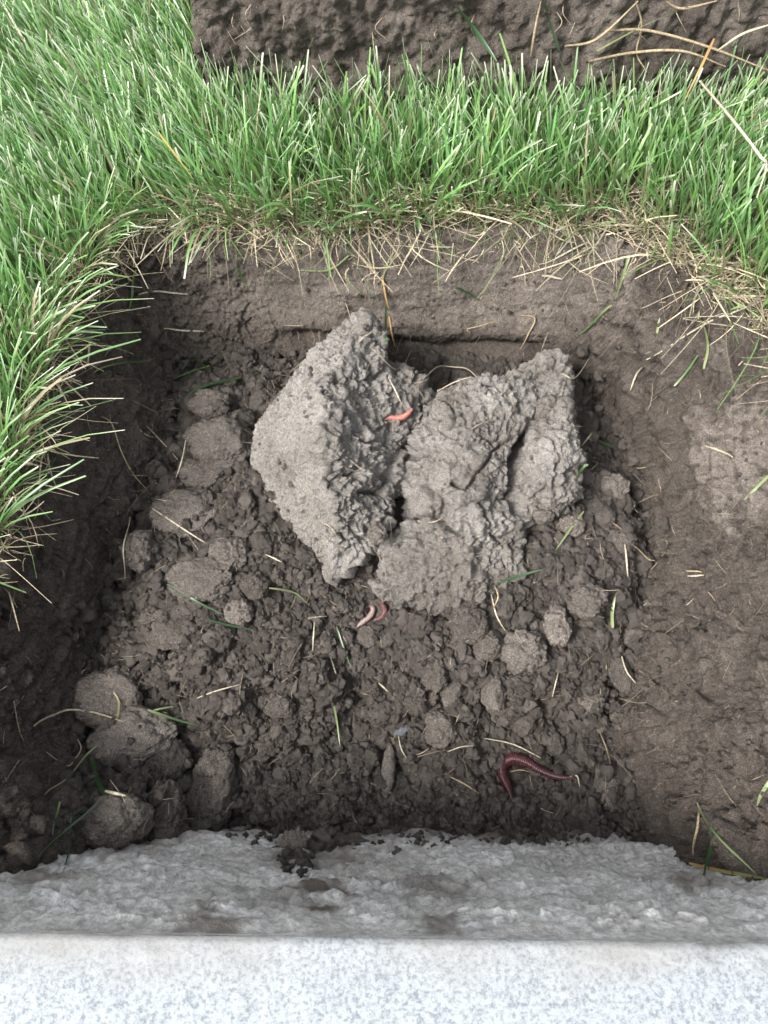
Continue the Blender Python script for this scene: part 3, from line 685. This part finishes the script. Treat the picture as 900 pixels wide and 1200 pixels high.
worm([(416, 737), (425, 730), (434, 722), (437, 714), (431, 711), (427, 716), (430, 722)], [.0006, .0020, .0022, .0018, .0014, .0012, .0005], [(.24, .175, .16), (.27, .2, .185), (.2, .155, .145)],
     'pale earthworm end bent into a small ring below the clay clods', 40, .002)
worm([(443, 704), (448, 709), (451, 717), (447, 724), (438, 728)], [.0006, .0020, .0022, .0020, .0008], [(.10, .04, .04), (.13, .058, .055), (.11, .055, .05)],
     'reddish earthworm loop right of the pale ring below the clay clods', 30, .002)

# ---------------------------------------------------------------- blades, stems and roots lying in the pit: one object each
GREEN = [(.30, .36, .16), (.09, .19, .055), (.10, .21, .07)]; PALEG = [(.36, .40, .2), (.24, .33, .14), (.33, .4, .2)]
DGREEN = [(.05, .1, .04), (.045, .105, .04), (.06, .13, .05)]; STR = [(.20, .155, .10), (.36, .29, .185), (.26, .205, .13)]
PALE = [(.28, .25, .18), (.47, .43, .32), (.36, .32, .23)]; ROOT = [(.3, .24, .18), (.38, .31, .24), (.3, .24, .18)]; ORNG = [(.42, .24, .1), (.5, .32, .13), (.3, .26, .1)]
def ribbon(C, wd, fold=.35, twist=0.0):
    n = len(C); tg = np.gradient(C, axis=0); tg /= np.linalg.norm(tg, axis=1, keepdims=True) + 1e-12
    b = np.cross(tg, [0, 0, 1.0]); b /= np.linalg.norm(b, axis=1, keepdims=True) + 1e-9; nn = np.cross(b, tg)
    a = np.linspace(0, twist, n)[:, None]; b2 = b * np.cos(a) + nn * np.sin(a); n2 = -b * np.sin(a) + nn * np.cos(a)
    prof = np.interp(np.linspace(0, 1, n), [0, .12, .6, .88, 1], [.6, 1, .95, .6, .15])[:, None] * wd / 2
    Vv = np.stack([C - b2 * prof + n2 * prof * fold, C, C + b2 * prof + n2 * prof * fold], 1).reshape(-1, 3)
    F = []
    for q in range(n - 1):
        for e in (0, 1): F.append((q * 3 + e, q * 3 + e + 1, q * 3 + e + 4, q * 3 + e + 3))
    return Vv, np.array(F), np.repeat(np.linspace(0, 1, n), 3)
def spline(pts, sub):
    pts = np.asarray(pts, float)
    if len(pts) == 2: pts = np.vstack([pts[0], pts.mean(0) + [0, 0, .001], pts[1]])
    s = np.linspace(0, len(pts) - 1, sub); i = np.clip(s.astype(int), 0, len(pts) - 2); f = (s - i)[:, None]
    pm = np.vstack([2 * pts[0] - pts[1], pts, 2 * pts[-1] - pts[-2]]); p0, p1, p2, p3 = pm[i], pm[i + 1], pm[i + 2], pm[i + 3]
    return .5 * (2 * p1 + (p2 - p0) * f + (2 * p0 - 5 * p1 + 4 * p2 - p3) * f ** 2 + (3 * p1 - p0 - 3 * p2 + p3) * f ** 3)
def strand(kind, px, width, pal, label=None, group=None, lift=.0012, z=None, bulge=0.0, front=None):
    pts = []
    for k, (u, v) in enumerate(px):
        if front: pts.append(hit(u, max(v, 1)) - ray(u, v) * (.016 + .006 * rng.random()))
        elif z is not None: pts.append(at(u, v, z[k] if isinstance(z, (list, tuple)) else z))
        else: pts.append(hit(u, v) + [0, 0, lift])
    C = spline(pts, 6 + 4 * len(px))
    if z is None and not front:
        zt = np.maximum(C[:, 2], np.minimum(surf(C[:, 0], C[:, 1]) + .0008, C[:, 2] + .008))
        for _ in range(3): zt = np.convolve(np.pad(zt, 2, 'edge'), np.ones(5) / 5, 'valid')
        C[:, 2] = zt
    C[:, 2] += bulge * np.sin(np.linspace(0, math.pi, len(C)))
    k = depth_of(C[len(C) // 2]) / FPX; wd = width * k * .82
    if kind == 'grass_blade': Vv, F, s_ = ribbon(C, wd, .3, rng.uniform(-.8, .8)); mt = BLADE; ct = 'grass blade'
    else:
        Vv, F, s_ = tube(C, [wd * .4, wd * .5, wd * .48, wd * .25], 6, sub=len(C)); mt = STRAW; ct = 'straw' if kind == 'dry_straw' else 'root'
    Cc = np.array([np.interp(s_, np.linspace(0, 1, len(pal)), [c[q] for c in pal]) for q in range(3)]).T
    return link(kind, mesh_np(kind, Vv, F, [mt], colors={'Col': Cc}), label=label, cat=ct, group=group)
B, D, RO = 'grass_blade', 'dry_straw', 'root'
GP = 'grass and straw scraps lying in the pit'
ST = [
 (D, [(180, 598), (210, 618), (241, 638)], 3, PALE, 'straight pale straw on the wide lump at the upper left of the pile'),
 (D, [(156, 612), (147, 632), (146, 655), (150, 683)], 2.2, PALE, 'curved pale straw beside the round dark clod at the left wall'),
 (B, [(197, 687), (230, 706), (262, 722)], 3.5, DGREEN, 'dark green blade across the crumbly lump on the left of the pile'),
 (B, [(243, 728), (270, 735), (298, 740)], 3.5, DGREEN, 'dark green blade right of the other on the left of the pile'),
 (B, [(316, 691), (345, 697), (362, 711)], 3, PALEG, 'pale green blade just below the foot of the ridged slab'),
 (D, [(312, 652), (331, 661)], 2.2, PALE, 'short pale straw left of the ridged slab foot'),
 (D, [(233, 820), (257, 810), (282, 804)], 2.4, PALE, 'bowed pale straw in the middle left of the pile'),
 (B, [(174, 833), (205, 844), (233, 852)], 3.5, GREEN, 'green blade right of the smooth straw-crossed clod'),
 (B, [(180, 834), (205, 829)], 2.5, PALEG, 'short pale green blade above the green blade by the smooth clod'),
 (B, [(386, 811), (394, 840), (399, 876)], 2.8, PALEG, 'long thin pale blade upright in the lower middle of the pile'),
 (B, [(394, 736), (402, 758), (412, 784)], 2.8, DGREEN, 'dark green blade left of the ring shaped worm'),
 (D, [(369, 731), (367, 764)], 2.4, PALE, 'short whitish straw left of the dark green blade mid pile'),
 (D, [(362, 726), (384, 725)], 2, PALE, 'short flat straw above the whitish straw mid pile'),
 (D, [(388, 772), (394, 791)], 2, PALE, 'tiny whitish straw below the dark green blade mid pile'),
 (D, [(40, 851), (62, 840), (85, 834), (117, 838), (145, 846)], 3.4, PALE, 'long pale straw bowed across the smooth brown clod'),
 (B, [(134, 811), (142, 827), (133, 856), (108, 887), (77, 915), (50, 931)], 2.8, [(.5, .46, .25), (.2, .26, .1), (.4, .36, .22)], 'long thin green stem curving down from the smooth brown clod'),
 (B, [(110, 889), (117, 915), (128, 938)], 7, DGREEN, 'broad dark green blade above the oval clod'),
 (D, [(126, 928), (149, 933)], 5, PALE, 'stubby pale straw above the oval clod'),
 (B, [(119, 940), (77, 978), (44, 1006)], 3, DGREEN, 'dark green stem slanting down to the lower left corner'),
 (B, [(75, 941), (64, 979)], 3, GREEN, 'short upright green blade in the lower left corner'),
 (B, [(84, 990), (82, 1012), (74, 1035)], 3, DGREEN, 'green blade hanging onto the kerb at lower left'),
 (B, [(104, 946), (85, 960), (92, 985)], 3, DGREEN, 'bent green blade left of the oval clod'),
 (RO, [(90, 862), (97, 876), (92, 890), (80, 898), (60, 884)], 2.4, ROOT, 'forked brown root left of the broad rough clod'),
 (B, [(581, 686), (608, 677), (636, 669)], 4, DGREEN, 'dark green blade at the right foot of the cracked clod'),
 (B, [(716, 738), (716, 718), (720, 700)], 4.5, PALEG, 'pale green upright blade on the right edge of the pile'),
 (D, [(575, 698), (581, 722), (591, 741)], 2.6, PALE, 'bent pale straw below the front of the cracked clod'),
 (D, [(577, 715), (583, 702), (580, 690)], 2.6, STR, 'yellow straw crossing the bent one below the cracked clod'),
 (D, [(567, 866), (600, 873), (633, 889)], 2.2, PALE, 'long thin straw just above the dark red worm'),
 (D, [(524, 882), (540, 876), (556, 875)], 2.2, PALE, 'short thin straw left of the dark red worm'),
 (D, [(527, 911), (545, 920), (561, 931)], 2.2, STR, 'brown straw lower left of the dark red worm'),
 (D, [(467, 864), (470, 878), (476, 889)], 2, PALE, 'short straw under the bluish stone'),
 (D, [(727, 771), (733, 788), (743, 802)], 2.6, PALE, 'pale straw on the blocky clod by the right wall'),
 (D, [(731, 640), (734, 678)], 3, PALE, 'upright whitish straw at the upper right edge of the pile'),
 (D, [(742, 640), (755, 655), (764, 661)], 2, STR, 'thin straw leaning on the right wall'),
 (D, [(701, 855), (708, 878), (716, 900)], 2, STR, 'thin straw above the egg shaped clod'),
 (RO, [(653, 790), (650, 803), (646, 818)], 2, PALE, 'short pale root right of the round knobbly clod'),
 (D, [(666, 911), (675, 910), (678, 922)], 2.4, PALE, 'white hooked straw at the thin end of the dark red worm'),
 (D, [(597, 905), (610, 903), (622, 906)], 1.8, STR, 'short straw inside the hook of the dark red worm'),
 (D, [(444, 802), (455, 812)], 2, PALE, 'tiny straw in the middle of the pile'),
 (D, [(801, 672), (821, 672)], 3, STR, 'upper of two short straws on the right wall'),
 (D, [(803, 678), (822, 677)], 3, PALE, 'lower of two short straws on the right wall'),
 (D, [(817, 952), (812, 975), (806, 1003)], 4, STR, 'straw stick leaning at the lower right by the kerb'),
 (B, [(830, 969), (825, 1000), (819, 1035)], 6, DGREEN, 'broad green blade hanging over the kerb at lower right'),
 (B, [(809, 943), (841, 982), (884, 1027)], 3.5, PALEG, 'pale green stem slanting down to the kerb at lower right'),
 (B, [(802, 1012), (837, 1020), (870, 1026), (905, 1031)], 5, [(.45, .28, .12), (.3, .28, .1), (.09, .14, .05)], 'orange to green stem lying along the kerb at lower right'),
 (B, [(905, 908), (892, 925), (881, 946)], 5, PALEG, 'short green blade on the right wall at the picture edge'),
 (D, [(903, 352), (860, 368), (813, 391), (752, 432)], 3.2, PALE, 'long pale stem reaching over the right wall from the lawn'),
 (D, [(752, 432), (743, 445), (737, 461)], 3, PALE, 'bent end piece below the long pale stem on the right'),
 (B, [(737, 300), (728, 328), (718, 358)], 4, PALEG, 'pale green blade hanging at the back right corner'),
 (B, [(717, 358), (697, 378), (676, 399)], 3.5, GREEN, 'green blade pointing down from the back right corner'),
 (D, [(690, 287), (663, 300), (635, 315)], 3, PALE, 'pale straw on the upper back wall near the right'),
 (RO, [(657, 441), (672, 444), (685, 433)], 2, PALE, 'curved pale root right of the cracked clod top'),
 (B, [(690, 517), (704, 521), (717, 527)], 3, GREEN, 'short green blade right of the clay fragment'),
 (B, [(688, 547), (681, 553), (674, 561)], 4, GREEN, 'short green blade beside the right edge of the clay fragment'),
 (B, [(682, 603), (666, 624), (650, 647)], 3, PALEG, 'thin green blade below the clay fragment'),
 (B, [(902, 557), (884, 574), (867, 591)], 4, PALEG, 'green blade on the whitish patch of the right wall'),
 (D, [(823, 527), (840, 531), (857, 538)], 3.5, PALE, 'pale straw above the whitish patch of the right wall'),
 (B, [(787, 458), (804, 437), (820, 413)], 3, GREEN, 'green blade under the long pale stem on the right'),
 (B, [(764, 402), (772, 375)], 3.5, PALEG, 'short pale blade above the long pale stem on the right'),
 (B, [(820, 440), (828, 408), (818, 385), (800, 370)], 4, PALEG, 'crossing pale green blades at the right lawn edge'),
 (D, [(420, 405), (435, 394)], 4, PALE, 'short pale straw at the peak of the ridged slab'),
 (D, [(456, 372), (459, 392), (463, 412)], 3, ORNG, 'orange straw hanging on the back wall above the slab'),
 (B, [(452, 372), (452, 390), (453, 408)], 3.5, DGREEN, 'dark blade hanging beside the orange straw on the back wall'),
 (D, [(448, 325), (452, 350), (458, 372)], 3, ORNG, 'orange stem hanging from the lip above the slab'),
 (RO, [(495, 443), (516, 436), (540, 437), (565, 443)], 2.2, PALE, 'arched pale root between slab and cracked clod tops'),
 (RO, [(512, 462), (530, 452), (552, 444)], 2, ROOT, 'thin root along the top edge of the cracked clod'),
 (RO, [(436, 412), (452, 428), (466, 434), (480, 424)], 2, ROOT, 'curled root right of the slab peak'),
 (D, [(455, 445), (463, 460), (471, 478)], 2.2, PALE, 'thin pale straw above the pink worm'),
 (B, [(534, 340), (548, 347), (563, 356)], 5, DGREEN, 'dark green blade stuck on the middle of the back wall'),
 (D, [(608, 373), (626, 376), (618, 395), (608, 415)], 2.4, STR, 'bent straw on the right of the back wall'),
 (D, [(550, 395), (548, 393), (580, 378)], 2, STR, 'thin straw on the middle of the back wall'),
 (D, [(634, 327), (658, 331)], 4, PALE, 'pale flat straw scrap on the right of the back wall'),
 (B, [(276, 300), (282, 325), (291, 347)], 3.5, GREEN, 'green blade hanging on the left of the back wall'),
 (D, [(163, 347), (193, 346), (222, 350)], 3, PALE, 'pale straw lying across the back left corner'),
 (D, [(193, 387), (216, 391), (241, 393)], 2.6, PALE, 'thin pale straw lower in the back left corner'),
 (B, [(163, 323), (158, 345), (153, 367)], 3.5, GREEN, 'green blade hanging in the back left corner'),
 (B, [(110, 437), (147, 428), (183, 427)], 3, GREEN, 'green blade along the top of the left wall'),
 (RO, [(120, 490), (133, 500), (143, 530), (157, 557), (174, 577)], 2, STR, 'long thin root running down the left wall'),
 (D, [(172, 500), (190, 520), (210, 542)], 2.2, STR, 'straw slanting down the left wall'),
 (D, [(220, 520), (213, 545), (208, 563)], 2.2, PALE, 'straw left of the large rounded grey clod'),
 (B, [(283, 447), (247, 453), (217, 467)], 5, DGREEN, 'dark green blade in the back left of the pit'),
 (B, [(247, 433), (227, 437), (200, 450)], 4, GREEN, 'green blade above the dark one in the back left of the pit'),
 (B, [(215, 436), (232, 428), (250, 440)], 3.5, DGREEN, 'bent green blade in the back left of the pit'),
 (D, [(405, 1012), (440, 1018), (475, 1032)], 3.4, PALE, 'pale straw on the kerb face below the soil ridge'),
 (B, [(470, 290), (452, 318), (446, 345)], 3, PALEG, 'pale green blade hanging over the back lip'),
 (B, [(412, 300), (385, 322), (350, 322)], 5, PALEG, 'pale blade lying along the back lip on the left'),
]
for s in ST: strand(s[0], s[1], s[2], s[3], s[4], GP, lift=.0034)
SP = 'loose blades and stems standing out of the lawn'
strand(D, [(820, 95), (858, 140), (890, 182), (898, 195), (887, 232)], 4.5, PALE, 'long pale dead stem bent over the grass at the right edge', SP, z=[.085, .085, .08, .075, .06])
strand(B, [(837, 45), (820, 82), (800, 122)], 3.8, ORNG, 'orange blade standing in the grass strip on the right', SP, z=[.085, .075, .06])
strand(B, [(535, 8), (558, 38), (582, 72)], 7, DGREEN, 'dark green blade leaning against the soil block', SP, front=True)
strand(B, [(185, 155), (204, 180), (228, 212)], 3, [(.5, .38, .12), (.52, .4, .13), (.36, .34, .12)], 'yellow blade among the green grass on the left lawn', SP, z=[.068, .062, .05])
for k, (pts, zz, c, wd, lab) in enumerate([
    ([(662, 54), (690, 50), (712, 36), (748, -4)], [.035, .05, .055, .075], STR, 4, 'straw stem rising from the foot of the soil block'),
    ([(708, 36), (760, 36), (830, 55), (904, 84)], [.055, .055, .05, .05], STR, 4, 'long straw stem running right along the soil block'),
    ([(700, 60), (760, 28), (822, -6)], [.04, .06, .08], PALEG, 5, 'pale green blade crossing up the soil block'),
    ([(622, 66), (628, 30), (634, -6)], [.03, .05, .07], STR, 4, 'upright straw stem on the soil block, left one'),
    ([(655, 60), (640, 14), (637, -8)], [.03, .05, .07], DGREEN, 5, 'dark blade crossing the upright straw on the soil block'),
    ([(745, -2), (752, 30), (746, 62), (758, 84)], [.07, .06, .05, .04], STR, 3, 'thin bent straw on the right of the soil block'),
    ([(780, 2), (800, 10), (840, -2)], [.075, .07, .08], STR, 4, 'short straw at the top edge on the soil block'),
    ([(840, 60), (870, 40), (905, 28)], [.05, .06, .06], PALE, 4, 'pale straw at the right end of the soil block'),
    ([(690, 72), (740, 62), (800, 60), (850, 78)], [.04, .045, .045, .045], STR, 4, 'straw lying along the foot of the soil block'),
    ([(850, 70), (868, 50), (880, 28)], [.05, .055, .06], PALEG, 4, 'pale green blade at the far right of the soil block')]):
    strand(B if c in (PALEG, DGREEN) else D, pts, wd, c, lab, SP, front=True)

# ---------------------------------------------------------------- lawn: blades as one uncountable mass
def blades(name, base, dirv, length, width, bend, cols, mat, seg=6, kind='stuff', cut=True):
    n = len(base); s = np.linspace(0, 1, seg)
    side = np.cross(dirv, np.tile([0, 0, 1.0], (n, 1))); side += rng.normal(0, .35, (n, 3)); side -= (side * dirv).sum(1)[:, None] * dirv
    side /= np.linalg.norm(side, axis=1, keepdims=True) + 1e-9; fn = np.cross(side, dirv)
    C = base[:, None] + dirv[:, None] * (s[None, :, None] * length[:, None, None]) + bend[:, None] * (s[None, :, None] ** 2 * length[:, None, None])
    pr = np.interp(s, [0, .2, .7, .93, 1], [.75, 1, .85, .6, .5 if cut else .1])
    hw = (width[:, None] * pr[None] / 2)[:, :, None]
    Vv = np.stack([C - side[:, None] * hw + fn[:, None] * hw * .45, C, C + side[:, None] * hw + fn[:, None] * hw * .45], 2).reshape(-1, 3)
    q = np.arange(n)[:, None, None] * seg * 3 + np.arange(seg - 1)[None, :, None] * 3 + np.arange(2)[None, None, :]
    F = np.stack([q, q + 1, q + 4, q + 3], -1).reshape(-1, 4)
    cc = np.empty((n, seg, 3, 3), np.float32); cc[:] = cols[:, :, None, :]
    return link(name, mesh_np(name, Vv, F, [mat], colors={'Col': cc.reshape(-1, 3)}), kind=kind)
def lawn_points(n, lo, hi):
    x = rng.uniform(lo[0], hi[0], n); y = rng.uniform(lo[1], hi[1], n); Pq = np.column_stack([x, y])
    Pw = Pq + .008 * np.column_stack([fbm(np.column_stack([Pq, 0 * x]), 40, 3, 3), fbm(np.column_stack([Pq, 0 * x]), 40, 3, 9)])
    d, i = poly_dist(Pw, P_TOP); blk = (y > .588 + .012 * noise(np.column_stack([x, 0 * x, 0 * x]), 25, 4)) & (x > -.146)
    k = ~i & ~blk; return Pq[k], d[k]
def make_lawn(name, n, lo, hi):
    Pq, d = lawn_points(n, lo, hi)
    # grass thins towards the trampled right lip
    keep = rng.random(len(Pq)) < np.where((Pq[:, 0] > .17) & (Pq[:, 1] < .52), smooth(.0, .05, d) * .9 + .03, smooth(-.004, .012, d) * .75 + .25)
    keep &= ~((Pq[:, 0] > .17) & (Pq[:, 1] < .30) & (d < .03)) & ~((Pq[:, 0] < -.2) & (Pq[:, 1] < .17) & (d < .035))
    Pq, d = Pq[keep], d[keep]; n = len(Pq); P3 = np.column_stack([Pq, np.zeros(n)])
    base = np.column_stack([Pq, surf(Pq[:, 0], Pq[:, 1]) - .002])
    az = rng.uniform(0, 2 * math.pi, n); ln = np.abs(rng.normal(.24, .17, n))
    dv = np.column_stack([np.cos(az) * ln, np.sin(az) * ln, np.ones(n)])
    flow = np.column_stack([noise(P3, 9, 70), noise(P3, 9, 71)]) * .45
    wl_ = smooth(.0, -.25, Pq[:, 0])[:, None]; dv[:, :2] += flow + np.array([-.05, .0]) + wl_ * np.array([-.28, .30])
    # outward lean over the lip
    e = .004; g0, _ = poly_dist(Pq, P_TOP); gx_ = (poly_dist(Pq + [e, 0], P_TOP)[0] - g0) / e; gy_ = (poly_dist(Pq + [0, e], P_TOP)[0] - g0) / e
    lean = smooth(.045, .0, d)[:, None] * np.column_stack([-gx_, -gy_]) * rng.uniform(.1, .95, (n, 1)) * np.where(Pq[:, 0] < -.12, 1.0, .55)[:, None]
    dv[:, :2] += lean; dv /= np.linalg.norm(dv, axis=1, keepdims=True)
    L = np.clip(rng.normal(.060, .011, n), .026, .085) * (1 + .25 * noise(P3, 14, 72)); L *= np.where((Pq[:, 0] > .05) & (Pq[:, 1] < .5), .9, 1)
    bend = np.column_stack([rng.normal(0, .16, n), rng.normal(0, .16, n), -np.abs(rng.normal(.0, .10, n))]); bend[:, :2] += lean * .55; bend[:, 2] -= np.linalg.norm(lean, axis=1) * .35
    W = .0008 + .0020 * rng.random(n) ** 1.3
    seg = 5; s = np.linspace(0, 1, seg)[None, :, None]
    g = rng.random((n, 1, 1)); hue = rng.random((n, 1, 1))
    top = np.array([.150, .335, .120]) * (.55 + .9 * g) * (1 - hue) + np.array([.245, .41, .13]) * (.55 + .9 * g) * hue
    root = np.array([.24, .25, .11]) * (.5 + .7 * g)
    c = root + (top - root) * np.clip(s * 2.4, 0, 1)
    dead = (rng.random(n) < .045 + .28 * smooth(.02, .0, d))[:, None, None]
    c = np.where(dead, np.array([.44, .375, .24]) * (.5 + .7 * g) * np.ones_like(s), c)
    tipw = (rng.random((n, 1, 1)) < .65) * np.clip((s - .86) / .14, 0, 1) * rng.uniform(.4, 1, (n, 1, 1))
    c = c * (1 - tipw) + np.array([.80, .82, .68]) * tipw
    blades(name, base, dv, L, W, bend, c.astype(np.float32), BLADE, 5)
make_lawn('lawn_grass', 56000, (-.50, -.02), (.50, .90))
make_lawn('lawn_grass', 4500, (-.85, -.02), (-.50, .90))
make_lawn('lawn_grass', 4500, (.50, -.02), (.85, .90))
# dry thatch and stolons between the blades and hanging over the lip
def thatch(name, n, dmin, dmax, zoff, ln, spread):
    x = rng.uniform(-.45, .50, n * 8); y = rng.uniform(.0, .60, n * 8); Pq = np.column_stack([x, y])
    d, i = poly_dist(Pq, P_TOP); sd = np.where(i, -d, d); k = (sd > dmin) & (sd < dmax) & ~((x > .17) & (y < .30)) & ~((x < -.2) & (y < .17)) & (fbm(np.column_stack([x, y, 0 * x]), 35, 2, 80) > rng.uniform(-.5, .25, len(x)))
    Pq, sd = Pq[k][:n], sd[k][:n]; n = len(Pq)
    base = np.column_stack([Pq, surf(Pq[:, 0], Pq[:, 1]) + rng.uniform(zoff[0], zoff[1], n)])
    az = rng.uniform(0, 6.28, n); dv = np.column_stack([np.cos(az), np.sin(az), rng.normal(.1, spread, n)]); dv /= np.linalg.norm(dv, axis=1, keepdims=True)
    L = rng.uniform(ln[0], ln[1], n) * np.where(Pq[:, 0] < -.15, .7, 1.0); bend = np.column_stack([rng.normal(0, .5, n), rng.normal(0, .5, n), -rng.uniform(.0, .5, n)])
    g = rng.random((n, 1, 1)); c = (np.array([.43, .37, .26]) * (.3 + 1.0 * g) + np.array([-.08, -.085, -.065]) * (rng.random((n, 1, 1)) < .2)).clip(.02) * np.ones((1, 5, 1))
    gr = (rng.random(n) < .16)[:, None, None]; c = np.where(gr, np.array([.11, .18, .06]) * (.6 + .8 * g) * np.ones((1, 5, 1)), c)
    blades(name, base, dv, L, rng.uniform(.0005, .0018, n) * rng.uniform(.5, 1, n), bend, c.astype(np.float32), STRAW, 5)
thatch('dry_thatch', 7500, -.010, .05, (0, .008), (.010, .040), .35)
thatch('dead_stems', 4200, -.003, .035, (0, .004), (.018, .042), .8)
# short root fibres and straw dust on the walls and the pile
def fibres(name, n, lo, hi, ln, wd, dens_fn):
    x = rng.uniform(lo[0], hi[0], n * 4); y = rng.uniform(lo[1], hi[1], n * 4); k = dens_fn(x, y); x, y = x[k][:n], y[k][:n]; n = len(x)
    zz = surf(x, y); base = np.column_stack([x, y, zz + .0006]); az = rng.uniform(0, 6.28, n)
    L = rng.uniform(ln[0], ln[1], n) * rng.random(n) ** .7
    x2, y2 = x + np.cos(az) * L, y + np.sin(az) * L; dz = np.clip(surf(x2, y2) - zz, -.012, .012) + .0012
    dv = np.column_stack([np.cos(az) * L, np.sin(az) * L, dz]); LL = np.linalg.norm(dv, axis=1); dv /= LL[:, None]
    bend = rng.normal(0, .55, (n, 3)); bend[:, 2] = np.abs(bend[:, 2]) * .12
    g = rng.random((n, 1, 1)); c = np.array([.30, .245, .175]) * (.25 + 1.1 * g ** 2) * np.ones((1, 4, 1))
    blades(name, base, dv, LL, rng.uniform(wd[0], wd[1], n), bend, c.astype(np.float32), STRAW, 4)
def pitmask(x, y):
    return poly_dist(np.column_stack([x, y]), P_TOP)[1] & (rng.random(len(x)) < .8)
fibres('root_fibres', 3400, (-.28, .04), (.33, .48), (.003, .013), (.0002, .0006), pitmask)
def backmask(x, y):
    d_, i_ = poly_dist(np.column_stack([x, y]), P_TOP)
    return i_ & ((x > .17) | (y > .43)) & (rng.random(len(x)) < np.exp(-d_ / .02)) & (fbm(np.column_stack([x, y, 0 * x]), 30, 2, 180) > -.05)
fibres('straw_litter', 330, (-.25, .1), (.33, .48), (.003, .016), (.0004, .0012), backmask)

# ---------------------------------------------------------------- fine roots grown into the clay clods and the cut block (parts of them)
def embedded(parent, px_list, wd):
    for px in px_list:
        pts = np.array([hit(u, v) for u, v in px]); pts = pts - np.array([ray(*q) for q in px]) * .0016
        Vv, F, s_ = tube(spline(pts, 20), [wd * .5, wd, wd * .8, wd * .3], 5, sub=18)
        link('root', mesh_np('root', Vv, F, [STRAW], colors={'Col': np.tile([.34, .28, .21], (len(Vv), 1))}), parent)
cl = [o for o in COL.objects if o.name.startswith('clay_clod')]
embedded(cl[0], [[(352, 430), (358, 450), (352, 466)], [(400, 545), (416, 552), (428, 546)], [(375, 610), (390, 620), (396, 634)]], .0005)
embedded(cl[1], [[(545, 508), (565, 496), (585, 492)], [(478, 608), (505, 612), (520, 606)], [(530, 640), (548, 652), (570, 650)], [(436, 640), (446, 656), (448, 676)]], .0005)
embedded(cl[2], [[(640, 520), (652, 530), (660, 548)]], .0005)
blk_ = COL.objects['soil_block']
embedded(blk_, [[(300, 8), (312, 30), (308, 52)], [(420, 5), (428, 24), (440, 40)], [(560, 10), (552, 30), (560, 50)], [(258, 5), (264, 30), (276, 52)], [(700, 8), (715, 22), (735, 24)]] + [[(x_, y_), (x_ + random.uniform(-9, 9), y_ + 13), (x_ + random.uniform(-16, 16), y_ + 28)] for x_, y_ in [(random.uniform(250, 880), random.uniform(2, 34)) for _ in range(22)]], .0004)
